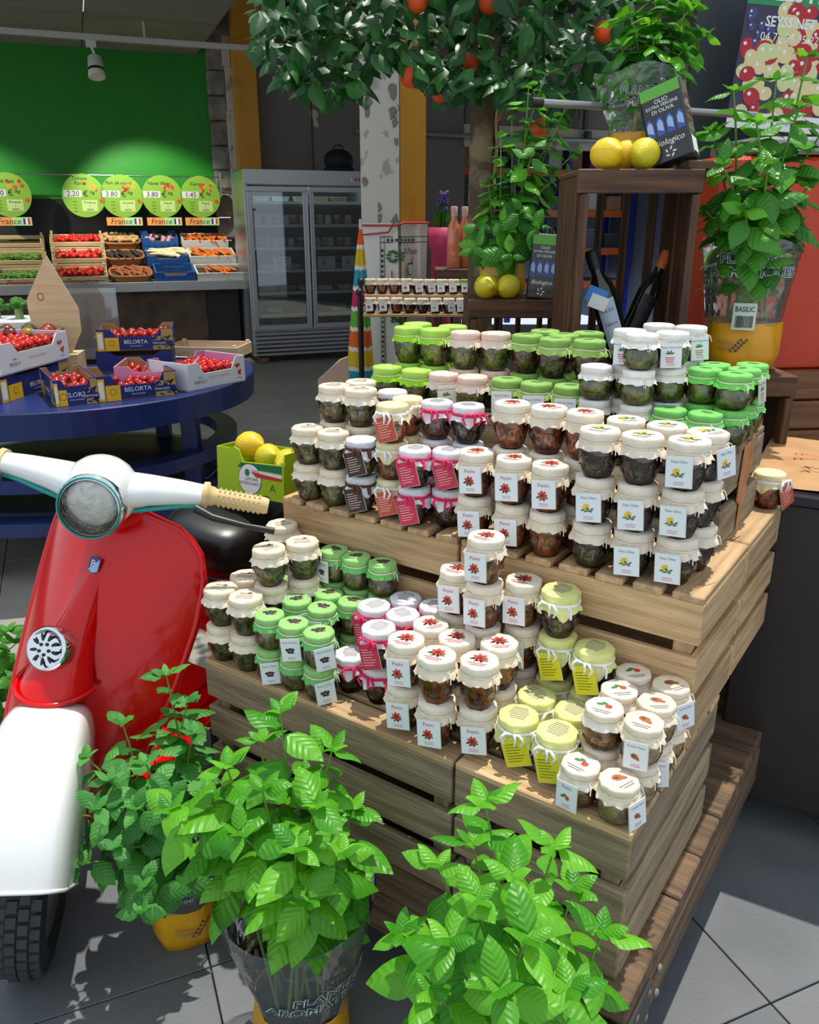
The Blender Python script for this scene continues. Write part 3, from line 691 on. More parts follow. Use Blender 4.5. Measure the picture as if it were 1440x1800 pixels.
b = MB(); b.M = STH @ TR(0, -.052, .975) @ Matrix.Rotation(PI/2-.12, 4, 'X')
b.lathe([(.060, .010), (.052, .018), (.03, .025), (.008, .027)], 28, 0, cap0=False)
b.build('headlight_lens', glassm('lamp_lens', (.95, .95, .9), .06, .08, bump=.5, bscale=60), hb)
b = MB(); b.M = STH @ TR(0, -.052, .975) @ Matrix.Rotation(PI/2-.12, 4, 'X')
b.lathe([(.060, .006), (.045, -.012), (.02, -.026), (.006, -.028)], 24, 0, cap0=False); b.lathe([(.012, -.02), (.012, -.002), (.006, .003)], 10, 1)
b.build('reflector', [pm('lamp_reflector', (120, 118, 108), .18, metal=1), pm('bulb', (230, 220, 190), .3)], hb)
b = MB(); b.M = STH @ TR(0, -.052, .975) @ Matrix.Rotation(PI/2-.12, 4, 'X')
b.lathe([(.0625, .012), (.0655, .013), (.0655, .016), (.0625, .016)], 28, 0, cap0=False, cap1=False); b.build('lamp_rim', TEAL, hb)
for s in (-1, 1):
    b = MB(); b.M = STH; a, c = Vector((s*.205, .034, 1.003)), Vector((s*.345, .046, .995)); dd = (c-a)
    b.tube([a+dd*t for t in (0, .08, .1, .16, .2, .95, 1)], [.028, .03, .022, .021, .018, .0185, .016], 14, 0)
    for i in range(9):
        for j in range(10):
            q = 2*PI*j/10; p = a+dd*(.26+.075*i); b.sphere((p.x, p.y+.0185*math.cos(q), p.z+.0185*math.sin(q)), .0032, 5, 3)
    b.build('grip', BEIGE, sc_)
    b = MB(); b.M = STH; b.tube([(s*.20, -.002, .985), (s*.24, -.018, .978), (s*.31, -.02, .972), (s*.37, -.012, .966)], [.010, .008, .006, .008], 8, 0); b.build('brake_lever', BLKMET, sc_)
# leg shield
def hw(z):
    T = [(.27, .12), (.32, .165), (.42, .19), (.55, .205), (.70, .212), (.80, .205), (.86, .185), (.90, .155), (.925, .11), (.935, .05)]
    if z <= T[0][0]: return T[0][1]
    for (a, x), (c, y) in zip(T, T[1:]):
        if a <= z <= c: return x+(y-x)*(z-a)/(c-a)
    return T[-1][1]
def sh(t, z, off=0):
    x = t*hw(z); y = -(.93-z)*.36+.055
    y += 1.9*x*x + .25*max(0, abs(x)-.12)**1.5
    y -= .030*math.exp(-(x/.035)**2)*min(1, max(0, (.92-z)/.3)) + .018*math.exp(-(x/.10)**2)*min(1, max(0, (.9-z)/.25))
    return (x, y+off, z)
b = MB()
zz = [.27+(.935-.27)*(k/26) for k in range(27)]
b.grid(lambda u, v: sh(u*2-1, .27+.665*v, 0), 34, 26)
b.grid(lambda u, v: sh(1-u*2, .27+.665*v, .014), 34, 26)
shd = b.build('leg_shield', RED, sc_)
b = MB(); rim = [sh(1, z, .007) for z in zz]+[sh(t, .935, .007) for t in (.5, 0, -.5)]+[sh(-1, z, .007) for z in reversed(zz)]
b.tube(rim, .0095, 8); b.build('rolled_edge', RED, shd)
# horn casing: flared nose over the steering column
b = MB()
def cas(u, v):
    z = .575+.27*(1-v); a = (u-.5)*PI*1.02
    wdt = .016+.062*v**1.6; dep = .016+.085*v**1.3
    base = sh(0, z)[1]+.02
    return (wdt*math.sin(a), base-dep*math.cos(a), z)
b.grid(cas, 18, 14)
b.grid(lambda u, v: ((1-v)*.078*math.sin((u-.5)*PI*1.02)+0, sh(0, .575)[1]+.02-(1-v)*.101*math.cos((u-.5)*PI*1.02), .575), 18, 3)
cs_ = b.build('horn_casing', RED, sc_)
b = MB(); b.tube([((.081)*math.sin((u/18-.5)*PI*1.02), sh(0, .575)[1]+.018-.104*math.cos((u/18-.5)*PI*1.02), .577) for u in range(19)], .006, 8); b.build('casing_lip', RED, cs_)
yh = sh(0, .655)[1]-.052
b = MB(); b.M = TR(-.004, yh-.004, .672) @ Matrix.Rotation(PI/2-.45, 4, 'X')
b.lathe([(.047, -.03), (.048, .0), (.044, .006), (.040, .006), (.038, .002), (.02, .008), (.006, .010)], 26, 0, cap0=False)
hn = b.build('horn_grille', CHROME, sc_)
b = MB(); b.M = TR(-.004, yh-.004, .672) @ Matrix.Rotation(PI/2-.45, 4, 'X')
for i in range(9):
    q = 2*PI*i/9; b.disc((.026*math.cos(q), .026*math.sin(q)), .009, 8, 0, .0088, .0035, q)
for i in range(5):
    q = 2*PI*i/5; b.disc((.012*math.cos(q), .012*math.sin(q)), .004, 7, 0, .0108)
b.build('horn_slots', BLACK, hn)
# emblem
b = MB(); yb = sh(.22, .872)[1]
b.M = TR(.0, sh(0, .815)[1]-.006, .815) @ Matrix.Rotation(PI/2-.34, 4, 'X')
b.prism([(-.013, .018), (-.013, -.012), (0, -.019), (.013, -.012), (.013, .018)], 0, .003, 0); b.poly([(-.012, -.011, .0034), (.0, -.017, .0034), (.012, -.011, .0034), (.012, .017, .0034)], 1); b.text('P', .022, 2, (-.003, .003, .0038))
b.build('emblem', [pm('badge_blue', (28, 62, 118), .3), pm('badge_pale', (150, 180, 214), .3), WHITE], shd)
# front mudguard and wheel, turned slightly
st = Matrix.Rotation(.55, 4, 'Z')
WC = Vector((.085, -.262, .212))
b = MB(); b.M = TR(WC.x, WC.y, WC.z) @ st
def fen(u, v):
    ph = math.radians(33+145*v); t = u*2-1
    wd_ = .097*(1-.25*max(0, v-.35)**1.5); k = (1-abs(t)**3.2)**(1/3.2) if abs(t) < 1 else 0
    R1 = .285+.012*math.sin(ph); R2 = .375
    dr = .125*(1-k)
    sk = .05*abs(t)**8*math.sin(ph)
    return (wd_*(abs(t)**.62)*(1 if t > 0 else -1), -(R1-dr)*math.cos(ph), (R2-dr)*math.sin(ph)-sk)
b.grid(fen, 22, 26)
fd = b.build('mudguard', SWHITE, sc_)
b = MB(); b.M = TR(WC.x, WC.y, WC.z) @ st; b.tube([fen(i/12, 0) for i in range(13)], .004, 6); b.build('mudguard_edge', SWHITE, fd)
b = MB(); b.M = TR(WC.x, WC.y, WC.z) @ st @ Matrix.Rotation(PI/2, 4, 'Y')
b.lathe([(.135, -.03), (.16, -.045), (.19, -.046), (.207, -.03), (.209, 0), (.207, .03), (.19, .046), (.16, .045), (.135, .03)], 40, 0, cap0=False, cap1=False)
ty = b.build('front_tyre', RUBBER, sc_)
b = MB()
for i in range(44):
    for j, x in enumerate((-.032, -.011, .011, .032)):
        q = 2*PI*(i+.5*(j % 2))/44; b.M = TR(WC.x, WC.y, WC.z) @ st @ Matrix.Rotation(q, 4, 'X') @ TR(x, 0, .2085-(.006 if abs(x) > .02 else 0))
        b.box((0, 0, 0), (.018, .022, .010))
tb = b.build('tread', pm('tread_rubber', (58, 60, 64), .75), ty); tb['kind'] = 'stuff'
b = MB(); b.M = TR(WC.x, WC.y, WC.z) @ st @ Matrix.Rotation(PI/2, 4, 'Y'); b.lathe([(.02, -.04), (.10, -.03), (.137, -.036), (.137, .036), (.10, .03), (.02, .04)], 24); b.build('wheel_rim', pm('rim_grey', (120, 122, 124), .4, metal=.5), sc_)
b = MB(); b.tube([(0, .085, .93), (0, .0, .62), (.02, -.10, .36), (.085, -.20, .30), (.095, -.262, .22)], .022, 10); b.build('steering_column', SWHITE, sc_)
# floor board with side rails, rear body, seat
b = MB(); b.box((0, .235, .255), (.30, .50, .03), ch=.01)
for x in (-.1, -.05, .05, .1): b.box((x, .25, .273), (.012, .42, .006))
b.build('floorboard', RED, sc_)
for s in (-1, 1):
    b = MB(); b.tube([(s*.165, -.02, .30), (s*.168, .2, .285), (s*.168, .42, .31), (s*.16, .52, .42)], .016, 8); b.build('side_rail', RED, sc_)
b = MB(); b.sphere((0, .72, .53), (.21, .34, .21), 20, 12, fn=lambda p: Vector((p.x*(1.0 if p.z < .2 else 1-.25*(p.z-.2)), p.y, p.z if p.z < .6 else .6)))
b.build('rear_body', RED, sc_)
def seat(p):
    return Vector((math.copysign(abs(p.x)**.55, p.x), math.copysign(abs(p.y)**.55, p.y), math.copysign(abs(p.z)**.6, p.z)))
b = MB(); b.sphere((.035, .53, .73), (.135, .22, .075), 24, 14, fn=seat); se = b.build('seat', SEAT, sc_)
b = MB(); b.tube([(.035+.138*seat(Vector((math.cos(q), math.sin(q), 0))).x, .53+.223*seat(Vector((math.cos(q), math.sin(q), 0))).y, .675) for q in [2*PI*i/32 for i in range(33)]], .006, 6, caps=False); b.build('seat_piping', BLKMET, se)
b = MB(); b.M = TR(0, .86, .2) @ Matrix.Rotation(PI/2, 4, 'Y')
b.lathe([(.02, -.04), (.13, -.03), (.16, -.045), (.195, -.04), (.2, 0), (.195, .04), (.16, .045), (.13, .03), (.02, .04)], 28); b.build('rear_wheel', RUBBER, sc_)
b = MB()
for s in (-1, 1): b.tube([(s*.06, .42, .26), (s*.13, .40, .02)], .011, 8)
b.tube([(-.13, .40, .012), (.13, .40, .012)], .011, 8); b.build('centre_stand', BLKMET, sc_)

# ---------------------------------------------------------------- lemons
LEMON = pm('lemon_skin', (232, 186, 16), .42, col2=(240, 202, 40), scale=14, bump=.25, bscale=160, rnd=.06)
LEMONG = pm('lemon_green_skin', (196, 190, 30), .42, col2=(222, 196, 40), scale=9, bump=.25, bscale=160, rnd=.06)
def lemon_mesh(m):
    b = MB(); b.lathe([(.003, -.048), (.008, -.045), (.016, -.039), (.029, -.026), (.036, -.008), (.036, .008), (.030, .025), (.018, .037), (.010, .043), (.006, .049), (.002, .051)], 18); return b.mesh('lemon', [m])
LM = [lemon_mesh(LEMON), lemon_mesh(LEMONG)]
def lemon(p, rot, label, kind=0, s=1.0, group=None):
    return tag(ob('lemon', LM[kind], None, p, rot, s), label, 'lemon', group)
# lime green carton of lemons tilted on the seat
LIMEC = pm('lime_carton', (164, 196, 14), .55); DKGC = pm('carton_green', (14, 112, 74), .55); REDC = pm('carton_red', (204, 50, 38), .55)
pc_ = UP(478, 864, .815)
cb = thing('lemon_carton', 'lime green lemon carton standing tilted on the black scooter seat', 'carton', (pc_.x-.015, pc_.y+.01, .812), rot=(math.radians(-4), 0, math.radians(-27)))
W_, D_, H_ = .215, .14, .125
b = MB(); b.box((0, 0, .002), (W_, D_, .004)); b.build('bottom', LIMEC, cb)
b = MB()
b.prism([(-W_/2, 0), (W_/2, 0), (W_/2, H_*.78), (-W_*.1, H_*.74), (-W_*.16, H_*.98), (-W_*.24, H_*1.04), (-W_*.3, H_), (-W_/2, H_)], 0, .004)
o = b.build('front_panel', LIMEC, cb, (0, -D_/2+.002, 0), (PI/2, 0, 0))
b = MB()
lp = [(.0+.036*math.cos(a)*(1+.0), .049+.040*math.sin(a)) for a in [2*PI*i/26 for i in range(26)]]
lp = [(x, y-(.008 if abs(x) < .008 and y < .03 else 0)) for x, y in lp]
b.poly([(x*1.05, .049+(y-.049)*1.05, .0046) for x, y in lp], 1); b.poly([(x, y, .0050) for x, y in lp], 0)
b.disc((-.008, .066), .008, 10, 2, .0054, .010); b.text('LIMONE', .0125, 1, (.006, .049, .0054), sx=.9); b.text('INTERDONATO', .0115, 1, (.002, .037, .0054), sx=.85)
b.poly([(-.04, H_*.62, .0046), (.1015, H_*.60, .0046), (.1015, H_*.76, .0046), (-.03, H_*.72, .0046)], 3)
b.poly([(.0, H_*.60, .0050), (.02, H_*.52, .0050), (.1015, H_*.50, .0050), (.1015, H_*.57, .0050)], 0); b.poly([(.004, H_*.56, .0054), (.02, H_*.45, .0054), (.1015, H_*.44, .0054), (.1015, H_*.50, .0054)], 4)
b.text('A', .03, 3, (.072, .032, .0048)); b.disc((.052, .002), .012, 12, 5, .0046, .009)
b.build('front_print', [WHITE, DGREY, LFG, DKGC, REDC, BLACK], o)
b = MB(); b.box((0, 0, H_*.45), (W_, .004, H_*.9)); b.build('back_panel', LIMEC, cb, (0, D_/2-.002, 0))
for s in (-1, 1): b = MB(); b.box((s*(W_/2-.002), 0, H_*.5), (.004, D_-.008, H_)); b.build('end_panel', LIMEC, cb)
mc = cb.matrix_basis.copy(); mc = Matrix.LocRotScale(cb.location, cb.rotation_euler, None)
for (x, y, z, r, k, l) in ((-.045, -.012, .125, (1.4, .4, .9), 0, 'ripe yellow lemon perched on the left end of lime carton'), (.012, -.01, .098, (1.2, .2, .5), 1, 'green-yellow lemon in the middle of the lime carton'),
                           (.068, .0, .09, (1.5, 0, -.4), 1, 'greenish lemon at the right end of the lime carton'), (-.05, .0, .046, (1.5, .2, 0), 1, 'lemon low inside the lime carton'), (.03, .0, .040, (1.5, .3, 1.4), 1, 'lemon at the bottom of the lime carton')):
    lemon(mc @ Vector((x, y, z)), r, l, k, 1.0, 'lemons in the lime carton')
# ================================================================ potted herbs
BASIL = leafm('basil_leaf', (58, 142, 20), (112, 188, 44), .34, .40)
BASILD = leafm('basil_leaf_deep', (38, 112, 28), (78, 154, 44), .32, .40)
MINT = leafm('mint_leaf', (54, 128, 48), (86, 160, 66), .30, .5)
ORNG = leafm('orange_tree_leaf', (12, 62, 20), (42, 108, 34), .2, .42, veins=0)
STEM = pm('green_stem', (112, 148, 62), .5); STEMW = pm('brown_twig', (92, 76, 56), .8)
def leaf_mesh(name, mat, width=.62, cup=.10, bend=.16, tip=1.0, nu=6, nv=7, serr=0, bulge=.02):
    """unit-long leaf along +y, slightly cupped, with a creased midrib and bent tip"""
    b = MB()
    def f(u, v):
        t = u*2-1
        w = width*.5*(math.sin(PI*min(1, v**.78))**.85)*(1-.22*v*tip) if 0 < v < 1 else 0
        x = t*w*(1+(serr*(1 if int(v*nv) % 2 else -1) if abs(t) > .9 else 0))
        z = -cup*4*(x*x)/(width*.5)-bend*v*v+.10*abs(x)+bulge*math.cos(3*PI*v)*(1-abs(t))
        return (x, v, z)
    b.grid(f, nu, nv)
    return b.mesh(name, [mat])
LB = [leaf_mesh('leaf', BASIL, .70, .14, .26), leaf_mesh('leaf', BASIL, .76, .20, .38), leaf_mesh('leaf', BASIL, .64, .10, .16)]
LBD = [leaf_mesh('leaf', BASILD, .62, .10, .22), leaf_mesh('leaf', BASILD, .72, .15, .32)]
LMT = [leaf_mesh('leaf', MINT, .62, .08, .18, .6, serr=.07), leaf_mesh('leaf', MINT, .70, .10, .30, .6, serr=.07)]
LOR = [leaf_mesh('leaf', ORNG, .58, .10, .25, 1.2, 4, 5), leaf_mesh('leaf', ORNG, .64, .2, .15, 1.2, 4, 5)]
def leaf_at(parent, meshes, p, d, up, L, rn):
    """leaf with base p, growing along d; up roughly its face normal"""
    d = d.normalized(); x = d.cross(up)
    if x.length < 1e-3: x = Vector((1, 0, 0))
    x.normalize(); z = x.cross(d).normalized()
    M = Matrix((x, d, z)).transposed().to_4x4(); M = TR(*p) @ M @ Matrix.Rotation(rn.uniform(-.35, .35), 4, 'Y') @ Matrix.Scale(L, 4)
    o = bpy.data.objects.new('leaf', rn.choice(meshes)); COL.objects.link(o); o.parent = parent; o.matrix_local = M
    return o
def herb(root, base, tips, meshes, L0, rn, spread=.05, nodes=7, start=.25, stem_r=.0028, stemm=STEM, rosette=True, droop=.0, pairs=2, lean=.2, cap=999):
    """stems from a pot to the given tips, opposite leaf pairs crossing at every node, small rosette on each tip"""
    n = 0
    for tp in tips:
        tp = Vector(tp); b0 = Vector(base)+Vector((rn.uniform(-spread, spread), rn.uniform(-spread, spread), 0))
        mid = b0.lerp(tp, .55); mid.z += .04; mid.x = b0.x*.6+tp.x*.4+rn.uniform(-.01, .01); mid.y = b0.y*.6+tp.y*.4+rn.uniform(-.01, .01)
        def pt(t): return b0*(1-t)**2+mid*2*t*(1-t)+tp*t*t
        sm = MB(); sm.tube([pt(i/8) for i in range(9)], [stem_r*(1.2-.6*i/8) for i in range(9)], 5); sm.build('stem', stemm, root)
        a0 = rn.uniform(0, PI)
        ln = (tp-b0).length
        for k in range(nodes):
            t = start+(1-start)*k/(nodes-1); p = pt(t); tg = (pt(min(1, t+.03))-pt(t-.03)).normalized()
            a = a0+k*PI/2+rn.uniform(-.3, .3)
            e1 = tg.orthogonal().normalized(); e2 = tg.cross(e1)
            sz = L0*(1.0 if k < nodes-2 else .8 if k == nodes-2 else .62)*rn.uniform(.72, 1.1)
            for s in range(pairs):
                if n >= cap: break
                q = a+s*PI*2/pairs; r = e1*math.cos(q)+e2*math.sin(q)
                up = tg*.9+Vector((0, 0, .5))
                el = rn.uniform(-.25, .30)-droop*(1-t) if k < nodes-1 else rn.uniform(.2, .6)
                dvec = r*math.cos(el)+tg*math.sin(el)
                pet = sz*.16
                leaf_at(root, meshes, p+dvec*pet*.5, dvec, up, sz, rn); n += 1
        if rosette and n < cap:
            e1 = Vector((1, 0, 0)); 
            for s in range(4):
                q = a0+s*PI/2+.6; dvec = Vector((math.cos(q)*.75, math.sin(q)*.75, .65))
                leaf_at(root, meshes, tp, dvec, Vector((0, 0, 1)), L0*rn.uniform(.28, .42), rn); n += 1
    return n
FILM = glassm('plastic_film', (.93, .96, .95), .05, .10, bump=.55, bscale=16, haze=.10, hazecol=(.8, .86, .84))
YBAG = pm('yellow_bag', (226, 168, 22), .32, col2=(206, 146, 18), scale=6, bump=.7, bscale=11)
SOIL = pm('potting_soil', (40, 30, 24), .95, bump=.6); OUTL = pm('film_print_white', (206, 220, 222), .5); INK = pm('film_print_teal', (16, 52, 56), .5)
def sleeve(root, R0, R1, h0, h1, face, textz=None, ts=.028, rim=.012, basil=False, rn=random):
    """yellow printed pouch round the pot, clear flared sleeve above it with lettering facing 'face'"""
    ph = rn.random()*6
    cr = lambda r, z, t, j: (r*(1+.045*math.sin(5*t+ph+j*.7)+.02*math.sin(11*t+ph)), z)
    b = MB(); b.lathe([(R0*.70, .0), (R0*.95, .008), (R0*1.04, h0*.35), (R0*1.02, h0*.7), (R0*.98, h0)], 30, 0, fn=cr, cap1=False); pouch = b.build('pouch', YBAG, root)
    b = MB(); b.lathe([(R0*.75, .004), (R0*.9, h0*.92), (R0*.3, h0*.95)], 20); b.build('pot', pm('black_pot', (24, 24, 26), .5), root)
    b = MB(); b.lathe([(R0*.88, h0*.925), (R0*.2, h0*.96)], 16, cap0=False); b.build('soil', SOIL, root)
    wav = lambda r, z, t, j: (r*(1+.03*math.sin(4*t+ph+j*.4)+.012*math.sin(9*t)), z+(rim*math.sin(3*t+ph) if j == 4 else 0))
    prof = [(R0*1.0, h0*.98), (R0*1.04, h0+(h1-h0)*.12), (R0+(R1-R0)*.4, h0+(h1-h0)*.4), (R0+(R1-R0)*.75, h0+(h1-h0)*.75), (R1, h1)]
    b = MB(); b.lathe(prof, 36, 0, fn=wav, cap0=False, cap1=False); slv = b.build('sleeve', FILM, root)
    def cone(off):
        def f(x, y, z):
            q = (y-h0)/(h1-h0); r = (R0+(R1-R0)*max(0, q))*1.045+off; a = face+x/r
            return (r*math.cos(a), r*math.sin(a), y)
        return f
    tz = textz or h0+(h1-h0)*.55
    b = MB()
    for off, m, bold in ((.0015, 1, .05), (.0022, 0, 0)):
        b.text('PLANTES', ts, m, (0, tz+ts*.5, 0), fn=cone(off), sx=1.15, bold=bold); b.text('AROMATIQUES', ts, m, (0, tz-ts*.5, 0), fn=cone(off), sx=1.1, bold=bold)
    b.build('film_lettering', [INK, OUTL], slv)
    b = MB()
    def pcone(x, y, z):
        a = face-.25+x/(R0*1.1); return (R0*1.085*math.cos(a), R0*1.085*math.sin(a), y)
    for k in range(5): 
        for s in (-1, 1): b.poly([pcone(*p) for p in [(.012+s*.002+.006*k, h0*.42+.007*k, 0), (.012+s*.012+.006*k, h0*.46+.007*k, 0), (.012+s*.006+.006*k, h0*.5+.007*k, 0)]], 0)
    b.text('Herbes', .016, 1, (-.012, h0*.62, 0), fn=pcone, shear=.2); b.text('fraiches', .013, 1, (-.012, h0*.5, 0), fn=pcone, shear=.2)
    b.build('pouch_print', [DGREY, pm('pouch_grey', (150, 140, 116), .5)], pouch)
    if basil:
        b = MB()
        def lc(x, y, z): a = face+.02+x/(R0*1.14); return ((R0*1.10+z)*math.cos(a), (R0*1.10+z)*math.sin(a), y)
        n0 = 6
        for i in range(n0):
            x0, x1 = -.030+.06*i/n0, -.030+.06*(i+1)/n0; b.poly([lc(x0, h0*.88, 0), lc(x1, h0*.88, 0), lc(x1, h0*.88+.068, 0), lc(x0, h0*.88+.068, 0)], 0)
        b.text('BASILIC', .0185, 1, (0, h0*.88+.052, .001), fn=lc, sx=.8, bold=.01)
        x = -.022
        while x < .022:
            w_ = rn.choice((.0008, .0014, .0022)); b.poly([lc(x, h0*.88+.006, .001), lc(x+w_, h0*.88+.006, .001), lc(x+w_, h0*.88+.036, .001), lc(x, h0*.88+.036, .001)], 1); x += w_+rn.choice((.0008, .0016))
        b.build('name_label', [pm('label_mint', (206, 222, 214), .5), BLACK], slv)
# --- basil in the clear sleeve, front left
rn = random.Random(11)
bp_ = Vector((-.205, 1.165, 0)); t = thing('potted_basil', 'leafy basil in clear sleeve and yellow pouch, in front of the long crate', 'basil plant', bp_)
face = math.atan2(-bp_.y, -bp_.x)
sleeve(t, .088, .150, .125, .37, face+.45, ts=.031, textz=.215, rn=rn)
def tipz(lst, ctr): return [UY(px, py, Y)-ctr for px, py, Y in lst]
tips = tipz([(492, 1248, 1.20), (585, 1315, 1.20), (398, 1345, 1.18), (460, 1385, 1.10), (555, 1415, 1.08), (620, 1420, 1.17), (370, 1400, 1.2), (300, 1420, 1.12), (420, 1465, 1.05), (520, 1490, 1.03), (600, 1500, 1.06), (460, 1300, 1.26), (540, 1360, 1.28), (540, 1585, 1.01)], bp_)
herb(t, (0, 0, .12), tips, LB, .098, rn, .05, 6, .52, cap=300)
# --- basil, front centre
rn = random.Random(23)
bp_ = Vector((.150, .885, 0)); t = thing('potted_basil', 'bright leafy basil nearest the viewer, below the crate corner', 'basil plant', bp_)
sleeve(t, .085, .13, .125, .34, math.atan2(-bp_.y, -bp_.x), ts=.03, rn=rn)
tips = tipz([(853, 1410, .95), (770, 1520, .93), (900, 1540, .84), (975, 1490, .92), (705, 1640, .90), (840, 1580, .80), (1060, 1640, .88), (930, 1650, .76), (790, 1650, .78), (880, 1740, .70), (1010, 1560, .98), (1000, 1740, .76), (760, 1740, .76), (830, 1480, 1.0), (930, 1570, 1.0)], bp_)
herb(t, (0, 0, .12), tips, LB, .094, rn, .05, 6, .45, cap=300)
# --- mint between scooter and basil
rn = random.Random(5)
bp_ = Vector((-.50, 1.43, 0)); t = thing('potted_mint', 'bushy mint with crinkled leaves between scooter wheel and basil', 'mint plant', bp_)
sleeve(t, .075, .105, .11, .22, math.atan2(-bp_.y, -bp_.x)+.3, ts=.02, rn=rn)
tips = tipz([(292, 1185, 1.46), (215, 1270, 1.44), (330, 1235, 1.45), (150, 1330, 1.36), (190, 1370, 1.30), (255, 1340, 1.30), (125, 1430, 1.34), (170, 1420, 1.24), (270, 1330, 1.50), (340, 1290, 1.40), (240, 1420, 1.22), (300, 1410, 1.28), (200, 1490, 1.22), (140, 1520, 1.28), (245, 1560, 1.2), (250, 1600, 1.17), (330, 1380, 1.3)], bp_)
herb(t, (0, 0, .11), tips, LMT, .074, rn, .05, 7, .32, cap=300)
# --- plant behind the scooter at the left edge
rn = random.Random(8)
bp_ = Vector((-1.24, 1.95, 0)); t = thing('potted_herb', 'green herb half hidden behind the scooter at left edge', 'herb plant', bp_)
b = MB(); b.lathe([(.07, 0), (.09, .14), (.1, .16), (.09, .16), (.085, .14)], 20); b.build('pot', pm('black_pot', (24, 24, 26), .5), t)
tips = tipz([(10, 1110, 1.9), (30, 1130, 1.92), (25, 1190, 1.85), (5, 1200, 1.85), (40, 1170, 1.95), (-20, 1140, 1.9)], bp_)
herb(t, (0, 0, .14), tips, LBD, .085, rn, .04, 6, .3)
# ================================================================ round blue table with cartons of tomatoes
NAVY = pm('navy_metal', (22, 44, 104), .38, col2=(18, 36, 88), scale=5); TC = Vector((-1.68, 4.0, 0)); TZ = .80
rt = thing('round_table', 'large round navy metal display table on castors', 'table', TC)
b = MB(); b.lathe([(.86, TZ-.11), (.90, TZ-.11), (.905, TZ-.005), (.90, TZ), (.02, TZ)], 64, smooth=False); b.build('table_top', NAVY, rt)
for i in range(4):
    q = PI/4+PI/2*i+.42; x, y = .70*math.cos(q), .70*math.sin(q)
    b = MB(); b.box((x, y, (TZ-.11+.2)/2), (.075, .075, TZ-.11-.2), ch=.004); b.build('leg', NAVY, rt)
    castor(rt, x, y, .085, .2, q)
for z in (.25, .44):
    b = MB(); b.lathe([(.70, z), (.80, z), (.80, z+.06), (.70, z+.06), (.70, z)], 48, smooth=False, cap0=False, cap1=False); b.build('ring_rail', NAVY, rt)
b = MB(); b.lathe([(.02, .315), (.70, .315), (.70, .325), (.02, .325)], 40, smooth=False); b.build('lower_shelf', pm('navy_dark', (12, 22, 52), .5), rt)

C_NAVY = pm('carton_navy', (24, 38, 108), .5); C_YEL = pm('carton_yellow', (236, 182, 30), .5); C_WHT = pm('carton_white', (226, 228, 232), .5); C_PINK = pm('carton_pink', (216, 140, 186), .5)
C_KRAFT = pm('carton_kraft', (176, 136, 92), .7, col2=(164, 124, 82), scale=10); C_GOLD = pm('carton_gold', (178, 148, 84), .5); C_LIL = pm('carton_lilac', (206, 176, 206), .55)
TOM = pm('tomato_skin', (206, 24, 14), .16, coat=.5, rnd=.12); TOMD = pm('vine_tomato_skin', (176, 18, 14), .18, coat=.5, rnd=.15); VINE = pm('tomato_vine', (86, 110, 40), .6)
def tomato_mesh(m, r, nm='tomato', squash=.9):
    b = MB(); b.sphere((0, 0, 0), (r, r, r*squash), 10, 7, 0)
    for i in range(5):
        q = 2*PI*i/5; b.poly([(0, 0, r*squash+.001), (r*.16*math.cos(q-.5), r*.16*math.sin(q-.5), r*squash*1.0), (r*.42*math.cos(q), r*.42*math.sin(q), r*squash*.93)], 1)
    return b.mesh(nm, [m, VINE])
TMS = tomato_mesh(TOM, .0185); TMV = tomato_mesh(TOMD, .0175); TML = tomato_mesh(TOM, .030)
def carton(label, p, rz, W, D, H, out, inn, liner, cut=.35, prints=None, side=None, group=None, stack=True):
    """open tray carton; p is the near left bottom corner of the front face, front along local x, depth along +y"""
    t = thing('carton', label, 'carton', p, rz, group); th = .005
    b = MB(); b.box((W/2, D/2, .003), (W, D, .006)); b.build('bottom', inn, t)
    b = MB(); b.prism([(0, 0), (W, 0), (W, H), (W*.84, H), (W*.76, H*(1-cut)), (W*.26, H*(1-cut)), (W*.18, H), (0, H)], -th, 0)
    f = b.build('front_panel', [out], t, (0, 0, 0), (PI/2, 0, 0))
    b = MB(); b.prism([(0, 0), (W, 0), (W, H), (W*.84, H), (W*.76, H*(1-cut)), (W*.26, H*(1-cut)), (W*.18, H), (0, H)], -th, 0); bk = b.build('back_panel', [inn], t, (0, D, 0), (PI/2, 0, 0))
    sp = []
    for x in (th/2, W-th/2):
        b = MB(); b.box((x, D/2, H/2), (th, D-.012, H)); sp.append(b.build('side_panel', out, t))
        b = MB(); b.box((x+(th*1.1 if x < W/2 else -th*1.1), D/2, H/2), (.001, D-.014, H-.004)); b.build('lining', inn, sp[-1])
    b = MB(); b.prism([(0, .004), (W, .004), (W, H-.002), (W*.84, H-.002), (W*.76, H*(1-cut)-.002), (W*.26, H*(1-cut)-.002), (W*.18, H-.002), (0, H-.002)], -.001, 0); b.build('lining', inn, f, (0, 0, -.0055))
    b = MB(); b.box((W/2, D/2, liner/2), (W-.016, D-.022, liner)); b.build('liner_tray', pm('liner_dark', (96, 52, 40), .7), t)
    if prints:
        b = MB(); prints(b, W, H); b.build('front_print', PRM, f)
    if side:
        b = MB(); b.M = Matrix.Rotation(-PI/2, 4, 'Y') @ Matrix.Rotation(-PI/2, 4, 'Z') ; 
        b.M = Matrix(((0, 0, -1, -.0006), (-1, 0, 0, D), (0, 1, 0, 0), (0, 0, 0, 1))); side(b, D, H); b.build('side_print', PRM, sp[0])
    return t
PRM = [WHITE, BLACK, C_YEL, C_GOLD, C_NAVY, FLW, LFG, DGREY, C_PINK]
